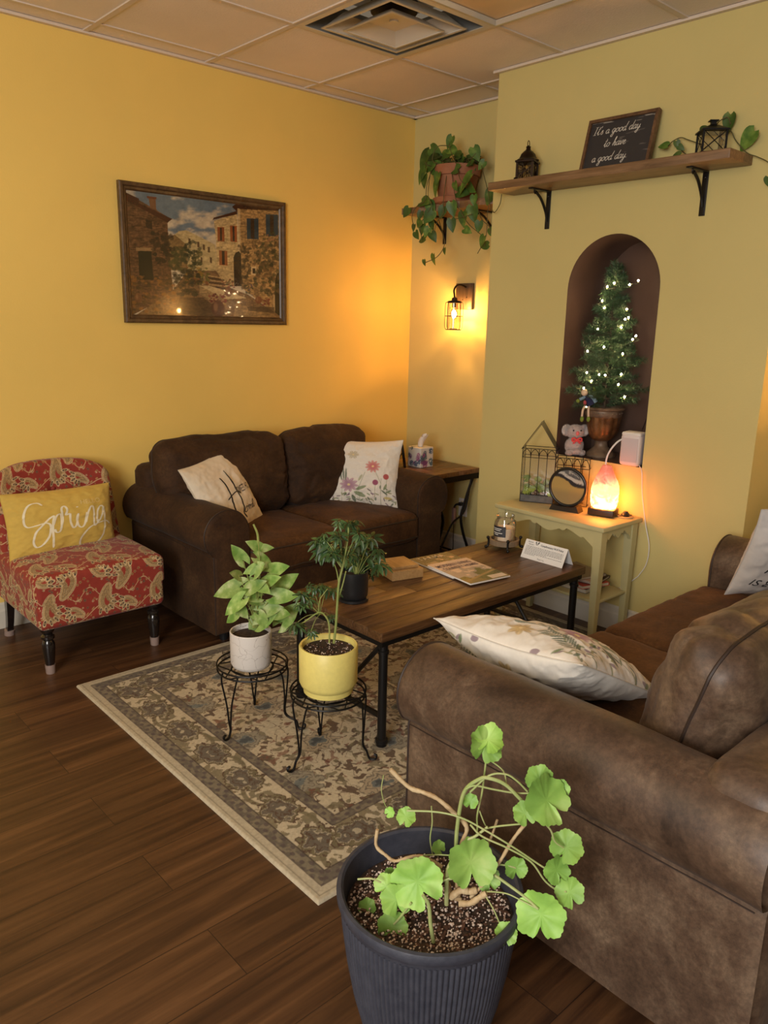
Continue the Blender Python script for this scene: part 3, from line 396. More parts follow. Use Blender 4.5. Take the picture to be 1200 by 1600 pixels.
def paisley(x,y):
    P=.24; x=np.mod(x,P); y=np.mod(y,P)
    n=fbm(np.stack([x*60,y*60],-1),2,3)
    C=np.ones(x.shape+(3,))*np.array((.25,.026,.014))
    GO=(.38,.22,.08); CR=(.58,.43,.23); DK=(.035,.02,.02); GN=(.13,.10,.055)
    # scrolling vines
    for k,(ax,fx,ph,c0) in enumerate([(.03,1,0,.02),(.025,2,1.3,.11),(.03,1,2.6,.2)]):
        yy=c0+ax*np.sin(2*PI*fx*x/P+ph); d=np.abs(np.mod(y-yy+P/2,P)-P/2); C=mixc(C,CR,.85*(1-sm(d,.0012,.0026)))
        t=np.mod(x*fx*9/P,1)-.5; dl=np.mod(y-yy-.009*np.sign(np.sin(2*PI*fx*x*4.5/P))+P/2,P)-P/2; C=mixc(C,GO,.9*(1-sm(np.hypot(t*.02,dl),.004,.0055)))
    rnd=random.Random(5)
    for k in range(75):
        cx,cy=rnd.uniform(0,P),rnd.uniform(0,P); r=rnd.uniform(.004,.008); dx=np.mod(x-cx+P/2,P)-P/2; dy=np.mod(y-cy+P/2,P)-P/2; rr=np.hypot(dx,dy); a=np.arctan2(dy,dx); pt=r*(.7+.3*np.cos(5*a+k)); C=mixc(C,[CR,GO,GN][k%3],.8*(1-sm(rr/pt,.9,1.1))); C=mixc(C,DK,1-sm(rr/r,.2,.35))
    for (cx,cy,s,th) in PAIS:
        dx=np.mod(x-cx+P/2,P)-P/2; dy=np.mod(y-cy+P/2,P)-P/2; c,q=math.cos(th),math.sin(th); u=dx*c+dy*q; v=-dx*q+dy*c
        d=np.full(x.shape,9.)
        for k in range(12):
            t=k/11; ang=1.9*t; px=s*(.95*math.sin(ang)*t*1.1); py=s*(-.45+1.25*t-.35*t*t*t); r=s*.46*(1-t)**.75+.002; d=np.minimum(d,np.hypot(u-px,v-py)-r)
        C=mixc(C,GO,1-sm(d,.006,.0075)); an=np.arctan2(v,u); sc=.5+.5*np.cos(an*26); C=mixc(C,DK,(1-sm(np.abs(d-.0045),.0006,.0016))*sc); C=mixc(C,CR,1-sm(np.abs(d-.0065),.0006,.0016)); C=mixc(C,CR,1-sm(np.abs(d-.0015),.0005,.0015))
        ins=1-sm(d,-.001,.0); bands=.5+.5*np.cos(d*2*PI/.0065); C=mixc(C,GN,ins*.8*bands); C=mixc(C,CR,ins*(1-sm(np.abs(bands-.5),.05,.14))*.8)
        fl=.5+.5*np.cos(u*900)*np.cos(v*900); C=mixc(C,DK,ins*sm(fl,.8,.95)*.6); C=mixc(C,(.30,.035,.018),ins*(1-sm(d,-s*.36,-s*.3)))
        # sprout leaves at the foot
        for k in range(5):
            a=-PI/2+(k-2)*.5; lx,ly=u-s*.95*math.cos(a)*.9,v-s*.45*0-s*1.0*math.sin(a)*.9; ca,sa=math.cos(a),math.sin(a); e=np.hypot((lx*ca+ly*sa)/(.017),(-lx*sa+ly*ca)/(.0065)); C=mixc(C,CR,.95*(1-sm(e,.95,1.1))); C=mixc(C,DK,1-sm(e,.62,.75)); C=mixc(C,GO,1-sm(e,.25,.35))
    return C*(.9+.2*n)[...,None]
# ---------------------------------------------------------------- lettering
LET={'a':(1.0,[[(.75,.85),(.45,1.0),(.12,.7),(.1,.3),(.35,.0),(.65,.3),(.78,.95),(.75,.3),(.85,.02),(1.1,.3)]]),
'g':(1.0,[[(.75,.85),(.45,1),(.12,.7),(.1,.3),(.35,.0),(.65,.3),(.78,.95),(.72,-.3),(.5,-.95),(.15,-.8),(.35,-.35),(1.05,.3)]]),
'o':(.95,[[(.5,1),(.15,.8),(.08,.35),(.35,0),(.7,.25),(.75,.75),(.5,1),(.7,.8),(1.0,.85)]]),
'd':(1.0,[[(.75,.85),(.45,1),(.12,.7),(.1,.3),(.35,0),(.65,.3),(.85,1.4),(.95,2.1),(.78,1.2),(.75,.3),(.88,.02),(1.1,.3)]]),
'y':(1.0,[[(0,.8),(.15,.95),(.18,.4),(.38,.03),(.65,.3),(.8,.95),(.72,0),(.45,-.95),(.12,-.75),(.4,-.3),(1.05,.3)]]),
't':(.75,[[(0,.3),(.35,1.2),(.42,1.9),(.3,.9),(.32,.2),(.5,0),(.8,.3)],[(.05,1.35),(.7,1.45)]]),
'h':(.95,[[(0,.3),(.35,1.3),(.45,2.1),(.3,2.0),(.2,1.0),(.15,0)],[(.17,.4),(.45,.95),(.65,.8),(.62,.25),(.75,0),(1.0,.3)]]),
'v':(.85,[[(0,.8),(.15,.95),(.22,.4),(.38,0),(.6,.5),(.65,.98),(.9,.9)]]),
'e':(.8,[[(0,.3),(.45,.55),(.55,.85),(.38,1.0),(.15,.6),(.2,.15),(.45,0),(.85,.3)]]),
's':(.7,[[(0,.2),(.4,1.0),(.45,.7),(.6,.3),(.4,0),(.1,.1)]]),
'I':(1.0,[[(.1,1.9),(.9,1.95)],[(.5,1.93),(.45,1),(.4,.05)],[(0,.05),(.85,.05)]]),"'":(.3,[[(.12,2.05),(.05,1.6)]]),'.':(.4,[[(.15,.02),(.2,.06),(.15,.1)]]),' ':(.75,[])}
def script_strokes(txt,x0,y0,sz,slant=.25,rise=0):
    out=[];x=0
    for ch in txt:
        adv,st=LET[ch]
        for s in st: out.append([(x0+sz*(x+px+slant*py),y0+sz*py+rise*sz*(x+px)) for px,py in s])
        x+=adv
    return out
def ribbon(w,strokes,fn,wd,thick=.55,sm_=5,col=None):
    """flat pen strokes; fn maps (u,v)->3D; width in uv units is wd (varies like a brush pen)"""
    for s in strokes:
        P=[Vector((p[0],p[1],0)) for p in s]; P=catmull(P,sm_) if len(P)>2 else [P[0].lerp(P[1],k/6) for k in range(7)]
        n=len(P); vs=[]
        for i in range(n):
            t=(P[min(i+1,n-1)]-P[max(i-1,0)]).normalized(); nn=Vector((-t.y,t.x,0)); k=thick+(1-thick)*abs(t.y); ww=wd*k*(.55 if i in (0,n-1) else 1)
            a=P[i]+nn*ww/2; c=P[i]-nn*ww/2; vs+=[fn(a.x,a.y),fn(c.x,c.y)]
        w.add(vs,[(2*i,2*i+1,2*i+3,2*i+2) for i in range(n-1)],col)
def text_mesh(txt,size,fn,w,space=1.0,shear=0,bold=0):
    cu=bpy.data.curves.new('t','FONT'); cu.body=txt; cu.size=size; cu.space_character=space; cu.shear=shear; cu.offset=bold; cu.resolution_u=3
    o=bpy.data.objects.new('t',cu); COL.objects.link(o); dg=bpy.context.evaluated_depsgraph_get(); me=o.evaluated_get(dg).to_mesh()
    vs=[fn(v.co.x,v.co.y) for v in me.vertices]; fs=[tuple(p.vertices) for p in me.polygons]; wd=max([v.co.x for v in me.vertices] or [0])
    o.evaluated_get(dg).to_mesh_clear(); bpy.data.objects.remove(o); bpy.data.curves.remove(cu)
    w.add(vs,fs); return wd
# ---------------------------------------------------------------- pillows
def basis(right,up,loc):
    x=Vector(right).normalized(); u=Vector(up); y=(u-x*u.dot(x)).normalized(); z=x.cross(y); M=Matrix((x,y,z)).transposed().to_4x4(); M.translation=Vector(loc); return M
def pillow(name,label,M,w,h,T,colfn,m,seed=0,pinch=.07,n=110,group=None,back=None,wr=.006,cat='pillow'):
    th=thing(name,label,cat,(0,0,0),group=group); th.matrix_world=M
    def surf(u,v,side=1,off=0):
        U=2*np.asarray(u,float)-1; V=2*np.asarray(v,float)-1
        a=np.clip(1-np.abs(U)**2.4,0,1)**.62; b=np.clip(1-np.abs(V)**2.4,0,1)**.62; t=T/2*a*b
        x=w/2*U*(1-pinch*(1-V*V)*np.abs(U)); y=h/2*V*(1-pinch*(1-U*U)*np.abs(V))
        ed=np.clip(1-a*b,0,1); q=np.stack([U*3.2+seed,V*3.2,side*2+0*U],-1); r=np.abs(fbm(q,3,seed)-.5)*2
        an=fbm(np.stack([U*9+seed,V*9,0*U],-1),2,seed+3)
        z=side*(t+ (wr*2.2*(.5-r)+wr*(an-.5)*ed*2.5)*(a*b)**.5)+off*side+.010*np.sin(U*2.1+seed)*np.cos(V*1.7+seed)
        return np.stack([x,y,z],-1)
    g=np.sin(np.linspace(-PI/2,PI/2,n))*.5+.5; g=.55*g+.45*np.linspace(0,1,n); UU,VV=np.meshgrid(g,g,indexing='ij')
    A=surf(UU,VV,1).reshape(-1,3); B=surf(UU,VV,-1).reshape(-1,3); f1=gridf(n,n); f2=gridf(n,n,n*n)[:,::-1]
    ca=colfn(UU,VV).reshape(-1,3); cb=(back or colfn)(1-UU,VV).reshape(-1,3)
    npmesh('cover',np.concatenate([A,B]),np.concatenate([f1,f2]),m,th,np.concatenate([ca,cb]),ang=180)
    # piped seam round the edge
    e=[];k=24
    for s in range(4):
        for i in range(k):
            t=i/k; u,v=[(t,0),(1,t),(1-t,1),(0,1-t)][s]; e.append(Vector(surf(u,v,1)))
    mc=mat(name+'_seam',tuple(ca.mean(0)*.9),.9); MB().tube(e,.0022,5,closed=True).build('seam',mc,th)
    return th,(lambda u,v:Vector(surf(u,v,1,.0012)))
plain=lambda c,s=0:(lambda U,V:np.ones(U.shape+(3,))*np.array(c)*(.94+.12*fbm(np.stack([U*40+s,V*40],-1),2,s))[...,None])
INK=mat('black_ink',(.012,.01,.012),.8); WINK=mat('white_ink',(.75,.68,.5),.7)
# ---------------------------------------------------------------- sofas
def suede(name,dark,midc,light,rough,scale=5):
    m,t,b=nt(name); v=coords(t); a=node(t,'ShaderNodeTexNoise',Scale=float(scale),Detail=7.0,Roughness=.68,Distortion=.4); t.links.new(v,a.inputs['Vector'])
    rp=ramp(t,[(.32,dark),(.5,midc),(.7,light)]); t.links.new(a.outputs[0],rp.inputs[0]); t.links.new(rp.outputs[0],b.inputs['Base Color'])
    c=node(t,'ShaderNodeTexNoise',Scale=75.0,Detail=7.0,Roughness=.75); t.links.new(v,c.inputs['Vector']); fr_=ramp(t,[(.3,(.62,.62,.62)),(.7,(1.38,1.36,1.33))]); t.links.new(c.outputs[0],fr_.inputs[0]); mz=node(t,'ShaderNodeMix'); mz.data_type='RGBA'; mz.blend_type='MULTIPLY'; mz.inputs[0].default_value=1; t.links.new(rp.outputs[0],mz.inputs[6]); t.links.new(fr_.outputs[0],mz.inputs[7]); t.links.new(mz.outputs[2],b.inputs['Base Color']); bumpn(t,b,c.outputs[0],.3,.0015)
    rr=node(t,'ShaderNodeMapRange'); rr.inputs['To Min'].default_value=rough-.1; rr.inputs['To Max'].default_value=rough+.15; t.links.new(a.outputs[0],rr.inputs[0]); t.links.new(rr.outputs[0],b.inputs['Roughness'])
    b.inputs['Sheen Weight'].default_value=.03; b.inputs['Sheen Roughness'].default_value=.45; b.inputs['Specular IOR Level'].default_value=.3; return m
SUEDE=suede('brown_suede_fabric',(.024,.010,.003),(.042,.018,.006),(.070,.034,.012),.8)
WORN_DAYLIT=suede('worn_daylit_suede_fabric',(.036,.020,.012),(.084,.049,.030),(.175,.118,.075),.46,5); WORN_DAYLIT.node_tree.nodes['Principled BSDF'].inputs['Specular IOR Level'].default_value=.5  # same suede, more worn; daylight on the near loveseat painted in as paler tones
SEATS=suede('brown_suede_seat_fabric',(.034,.012,.003),(.072,.029,.008),(.125,.055,.016),.75,4)
PIPE=mat('dark_brown_piping',(.03,.016,.010),.6)
def cushion(name,parent,m,c,hx,hy,hz,r,deform=None,R=None,seams=(),dens=.022,wr=.004,seed=0,bul=(0,0,0),label=None,pleat=0):
    V,Fc=rbox_data(hx,hy,hz,r,0,dens=dens); R=R or Matrix.Identity(3)
    def D(P,noise=True):
        P=np.array(P,float); h=np.array([hx,hy,hz]); q=P/h; cc=np.cos(np.clip(q,-1,1)*PI/2)
        cy=np.stack([cc[:,1]*cc[:,2],cc[:,0]*cc[:,2],cc[:,0]*cc[:,1]],1)
        P=P+np.sign(q)*(np.abs(q)**3)*cy*np.array(bul)
        if noise:
            nn=fbm(P*6+seed*3.1,3,seed)-.5; rd=np.abs(fbm(P*np.array([7,7,7])+seed,2,seed+9)-.5)*2; P=P+q*(nn*wr*3-(1-rd)**6*wr*1.3)[:,None]
        if pleat:
            an=np.arctan2(P[:,2]/hz,P[:,0]/hx); ed=np.clip(np.maximum(np.abs(P[:,0])/hx,np.abs(P[:,2])/hz),0,1)**3
            rg=1-np.abs(fbm(np.stack([np.cos(an)*5+seed,np.sin(an)*5,ed*.6+np.sign(q[:,1])],-1),3,seed+2)-.5)*5; P[:,1]-=np.sign(q[:,1])*np.abs(q[:,1])*np.clip(rg,0,1)*ed*pleat
        return deform(P) if deform else P
    V=D(V); Rn=np.array(R); V=V@Rn.T+np.array(c)
    o=npmesh(name,V,Fc,m,parent,ang=180,label=label)
    for (pl,off) in seams:
        L=[]; k=10
        a,b_={'x':(hy,hz),'y':(hx,hz),'z':(hx,hy)}[pl]
        for (sx,sy) in ((1,1),(-1,1),(-1,-1),(1,-1)):
            for i in range(k+1):
                an={(1,1):0,(-1,1):PI/2,(-1,-1):PI,(1,-1):3*PI/2}[(sx,sy)]+PI/2*i/k
                L.append((sx*(a-r)+r*math.cos(an),sy*(b_-r)+r*math.sin(an)))
        # densify straight runs
        LL=[]
        for i in range(len(L)):
            p,q=np.array(L[i]),np.array(L[(i+1)%len(L)]); nseg=max(1,int(np.linalg.norm(q-p)/.03)); LL+=[tuple(p+(q-p)*j/nseg) for j in range(nseg)]
        P=[{'x':(off,u,v),'y':(u,off,v),'z':(u,v,off)}[pl] for u,v in LL]
        P=D(P)@Rn.T+np.array(c); MB().tube([Vector(p) for p in P],.0042,6,closed=True).build('piping',PIPE,o)
    return o
def sofa(name,label,loc,rz,W_,D_,backs,seed=0,group=None,SUEDE=None,bz=.74,pl=.022):
    th=thing(name,label,'sofa',loc,rz,group)
    hw=W_/2; rc=(.07,.523); rr=.116
    for s in (-1,1):
        prof=[(.186,.055)]+[(.186,z) for z in np.linspace(.08,.523,9)]+[(rc[0]+rr*math.cos(a),rc[1]+rr*math.sin(a)) for a in np.linspace(0,PI+.62,26)[1:]]
        xe,ze=prof[-1]; prof+=[(.004,ze-.012)]+[(0,z) for z in np.linspace(ze-.03,.055,8)]
        pr=np.array(prof); cen=np.array([.085,.3])
        ys=[-D_+.0,-D_+.004,-D_+.012,-D_+.03]+list(np.linspace(-D_+.08,-.05,14))+[-.02,0]
        ins=[.045,.018,.005,0]+[0]*14+[.0,.01]; V=[]
        for y,i_ in zip(ys,ins):
            p=pr+(cen-pr)/np.maximum(.12,np.linalg.norm(cen-pr,axis=1,keepdims=True))*i_*.5
            P=np.stack([p[:,0],np.full(len(p),y),p[:,1]],1)
            nz=fbm(P*np.array([5,5,5])+seed+s*3,3,seed)-.5; k=np.where(P[:,2:3]>.35,1,.35); P+= (P-np.array([.07,y,.5]))*np.array([1,0,1])*nz[:,None]*.10*k
            P[:,0]=s*(hw-P[:,0]); V.append(P)
        V=np.concatenate(V); n=len(prof); I=np.arange(len(ys)*n).reshape(len(ys),n); q=np.stack([I[:-1],np.roll(I,-1,1)[:-1],np.roll(I,-1,1)[1:],I[1:]],-1).reshape(-1,4)
        if s>0: q=q[:,::-1]
        fs=[tuple(int(v) for v in f) for f in q]+[tuple(range(n)) if s>0 else tuple(range(n))[::-1]]
        arm=npmesh('arm',V,fs,SUEDE,th,ang=50)
        p0=V[2*n:3*n]; MB().tube([Vector(p) for p in p0[1:]],.0035,6).build('piping',PIPE,arm)
        MB().tube([Vector((V[k*n+36][0],V[k*n+36][1],V[k*n+36][2])) for k in range(2,len(ys)-1)],.002,5).build('seam',PIPE,arm)
    def dz(P): return P
    base=MB().box((0,-D_/2-.0,.175),(W_-.3,D_-.03,.24),bev=.02).build('base_frame',SUEDE,th)
    cushion('back_frame',th,SUEDE,(0,-.085,bz/2+.025),hw-.015,.085,bz/2-.025,.05,seed=seed+2,dens=.04,wr=.002)
    sw=(W_-.372)/2
    for s in (-1,1):
        cushion('seat_cushion',th,SEATS,(s*sw/2,-D_/2-.075,.372),sw/2-.002,D_/2-.06,.083,.035,bul=(0,.0,.022),seams=(('z',.05),('z',-.055)),seed=seed+4+s,wr=.003,dens=.02)
    for i,(x0,x1,tap,zt,lean) in enumerate(backs):
        hz=(zt-.45)/2
        def df(P,tap=tap,hz=hz):
            P=P.copy(); t=np.clip((.10-(P[:,2]+hz))/.30+.6,0,1); k=t*t
            if tap: P[:,0]+=np.where(P[:,0]<0,1,0)*k*tap*np.clip(-P[:,0]/((x1-x0)/2),0,1)
            return P
        R=Matrix.Rotation(-lean,3,'X')
        cushion('back_cushion',th,SUEDE,((x0+x1)/2,-.285,.45+hz),(x1-x0)/2-.002,.105,hz,.075,deform=df,R=R,bul=(.012,.05,.025),seams=(('y',.015),),seed=seed+7+i,wr=.008,dens=.012,pleat=pl)
    for sx in (-1,1):
        for y in (-D_+.08,-.07): MB().lathe([(.02,0),(.026,.06)],(sx*(hw-.08),y,0),14).build('foot',BLACKP,th)
    return th
s1x=(-1.995-.535)/2
sofa('loveseat','dark brown suede loveseat against the gold wall beside the red armless chair',(s1x,-.015,0),0,1.46,.85,[(-1.985-s1x,-1.243-s1x,.11,.872,.22),(-1.238-s1x,-.655-s1x,0,.862,.22)],1,SUEDE=SUEDE)
s2x=(-2.345-.45)/2
sofa('loveseat','brown distressed suede loveseat with daylight painted into its tones in the right foreground seen from behind its arm',(s2x,-3.41,0),PI,1.895,.95,[(-.752,-.002,0,.83,.26),(.002,.752,0,.83,.26)],5,SUEDE=WORN_DAYLIT,bz=.665,pl=.009)
# pillows
HOME_=[[(.622,.774),(.63,.579),(.62,.391),(.592,.227),(.567,.142),(.601,.064)],[(.444,.709),(.468,.618),(.454,.448),(.419,.352),(.378,.226)],[(.355,.404),(.457,.431),(.596,.45),(.666,.427),(.678,.398)],[(.68,.205),(.638,.207),(.6,.168),(.618,.139),(.671,.161),(.68,.205),(.713,.19)],[(.733,.222),(.71,.144)],[(.722,.186),(.769,.206),(.749,.142)],[(.756,.179),(.818,.2),(.802,.148),(.843,.165)],[(.826,.156),(.901,.22),(.908,.257),(.859,.222),(.849,.162),(.889,.153),(.96,.2)]]
HOME_=[[(.05+.82*a,.05+.93*b) for a,b in s_] for s_ in HOME_]
M=basis((.377,.2,.046),(-.166,.1,.30),(-1.725,-.5,.618))
t1,f1=pillow('throw_pillow','cream pillow lettered with a big H, tilted over the left arm of the far loveseat',M,.44,.41,.12,plain((.70,.62,.49),2),FABA,2,n=70)
w=MB(); ribbon(w,HOME_[:3],f1,.022); ribbon(w,HOME_[3:],f1,.012,.7); text_mesh('SWEET HO',.125,lambda x,y:f1(.575+x*.50,.43+y),w,.9); w.build('lettering',INK,t1,smooth=False)
M=basis((.29,-.33,-.0),(.08,.06,.33),(-.835,-.475,.622))
pillow('throw_pillow','cream floral pillow with pink blooms standing at the right end of the far loveseat',M,.50,.40,.13,floral,FABA,4,n=230,pinch=.10)
M=basis((.0,1,-.07),(-.88,.0,.44),(-1.950,-2.625,.555))
pillow('throw_pillow','white floral pillow lying slanted on the inner arm of the foreground loveseat',M,.50,.46,.17,lambda U,V:floral(1-V,U),FABA,8,n=230,pinch=.06,wr=.009)
M=basis((.45,-.30,.03),(-.1,-.36,.8),(-.665,-2.80,.68))
t1,f1=pillow('throw_pillow','pale lettered pillow at the far end of the foreground loveseat, by the right frame edge',M,.45,.42,.15,plain((.62,.58,.55),2),FABA,11,n=70)
w=MB(); text_mesh('IS EVERYTHING',.12,lambda x,y:f1(.08+x*.9,.20+y),w,.95,.3); w.build('lettering',INK,t1,smooth=False); w=MB(); ribbon(w,[[(.30,.74),(.24,.60),(.20,.47),(.17,.40),(.155,.37)],[(.35,.45),(.5,.5),(.6,.62)]],f1,.014); w.build('script_lettering',INK,t1,smooth=False)
# ---------------------------------------------------------------- slipper chair
th=thing('slipper_chair','armless slipper chair in red and gold paisley with turned black legs','chair',(-2.43,-.40,0))
def fabric_part(name,c,h,r,dens,deform,parent,uvf,pipe=None):
    V,Fc=rbox_data(*h,r,0,dens=dens); uv=V.copy(); V=deform(V); cols=uvf(uv); return npmesh(name,V+np.array(c),Fc,FABA,parent,cols,ang=180)
def uvbox(hx,hy,hz):
    def f(P):
        # unfold front (-y) below the top: pattern runs on continuously
        q=np.abs(P)/np.array([hx,hy,hz]); k=np.argmax(q,1); x=P[:,0].copy(); y=P[:,1].copy()
        fr=(k==1); y[fr]=np.where(P[fr,1]<0,-hy-(hz-P[fr,2]),hy+(hz-P[fr,2])); sd=(k==0); x[sd]=np.where(P[sd,0]<0,-hx-(hz-P[sd,2]),hx+(hz-P[sd,2]))
        return paisley(x+.31,y+.5)
    return f
def dseat(P):
    P=P.copy(); q=P/np.array([.285,.29,.115]); P[:,2]+=np.where(q[:,2]>0,1,0)*np.cos(np.clip(q[:,0],-1,1)*PI/2)**.5*np.cos(np.clip(q[:,1],-1,1)*PI/2)**.5*.03; P[:,0]*=1-.03*(q[:,2]<0); return P
fabric_part('seat',(0,.0,.315),(.285,.29,.115),.028,.0021,dseat,th,uvbox(.285,.29,.115))
def dback(P):
    P=P.copy(); x=P[:,0]/.275; z=(P[:,2]+.235)/.47
    top=np.clip(z,0,1)**2; P[:,2]-=(.050*np.abs(x)**4+.012*x*x)*top      # crowned top
    P[:,1]+=-.05*x*x+.09*z                                          # wraps forward at the sides, leans back
    P[:,0]*=1-.05*z
    for bx in (-.5,0,.5):
        for bz in (.72,.45):
            d=np.hypot((x-bx)*.275,(z-bz)*.47); P[:,1]+=np.where(P[:,1]<.0+1,1,0)*.018*np.exp(-(d/.03)**2)
    return P
def bback(P): return paisley(P[:,0]+.05,P[:,2]+.13+np.where(P[:,1]>0,.2,0))
bk=fabric_part('backrest',(0.005,.215,.575),(.275,.045,.235),.035,.0023,dback,th,bback)
RB=mat('red_button',(.24,.03,.02),.7)
for bx in (-.5,0,.5):
    for bz in (.72,.45): MB().ball((bx*.275*.96+.005,.215-.045-.05*bx*bx+.09*bz+.012,.575-.235+bz*.47-.03*abs(bx)),.011,12,(1,.5,1)).build('button',RB,bk)
LG=mat('black_lacquer_leg',(.012,.009,.008),.2,coat=.4)
CAP=mat('clear_grey_foot_cap',(.30,.22,.19),.3)
for (x,y) in ((-.235,-.245),(.235,-.245)):
    l=MB().lathe([(.018,.035),(.019,.045),(.023,.075),(.026,.115),(.026,.135),(.019,.15),(.027,.158),(.027,.168),(.018,.176),(.024,.186),(.028,.192),(.028,.212)],(x,y,0),20).build('leg',LG,th)
    MB().lathe([(.018,0),(.0195,.004),(.0205,.037),(.021,.04)],(x,y,0),18).build('foot_cap',CAP,l)
for x in (-.235,.235):
    l=MB().tube([(x,.235,.21),(x,.255,.1),(x,.285,.01)],[.026,.021,.018],4,3).build('leg',LG,th,smooth=False)
    MB().tube([(x,.279,.03),(x,.287,.0)],.023,10).build('foot_cap',CAP,l)
SPR=[[(.317,.785),(.279,.829),(.203,.81),(.147,.7),(.129,.566),(.153,.49),(.227,.497),(.313,.518),(.351,.473),(.332,.335),(.272,.212),(.213,.177),(.189,.254),(.216,.386),(.282,.491),(.357,.578),(.399,.613)],[(.399,.613),(.37,.468),(.361,.291),(.356,.133)],[(.375,.467),(.418,.6),(.459,.617),(.456,.5),(.428,.371),(.393,.363),(.383,.41)],[(.428,.371),(.471,.55),(.472,.696),(.501,.735),(.522,.675),(.506,.597),(.542,.606),(.535,.479),(.554,.392),(.591,.447),(.615,.598)],[(.615,.598),(.597,.501),(.607,.405),(.641,.387),(.677,.462),(.698,.598)],[(.618,.704),(.619,.689)],[(.698,.598),(.678,.443),(.71,.585),(.753,.68),(.776,.646),(.762,.478),(.767,.382),(.796,.413),(.815,.465)],[(.886,.65),(.854,.667),(.812,.581),(.794,.451),(.818,.445),(.861,.531),(.888,.65),(.886,.467),(.872,.297),(.81,.143),(.739,.088)],[(.613,.086),(.602,.148),(.624,.234),(.694,.345),(.763,.393),(.877,.431),(.919,.416),(.948,.374)]]
M=basis((1,.05,-.02),(0,.22,.97),(-2.462,-.325,.56))
t1,f1=pillow('lumbar_pillow','yellow lumbar pillow lettered Hello Spring in white script on the red paisley chair',M,.49,.30,.13,plain((.56,.38,.075),6),FABA,15,pinch=.05,n=90)
w=MB(); ribbon(w,SPR,f1,.021,.6); w.build('script_lettering',WINK,t1,smooth=False)
w=MB(); text_mesh('HELLO',.1,lambda x,y:f1(.655+x*.68,.73+y),w,1.0); w.build('hello_lettering',mat('soft_gold_ink',(.66,.5,.2),.8),t1,smooth=False)
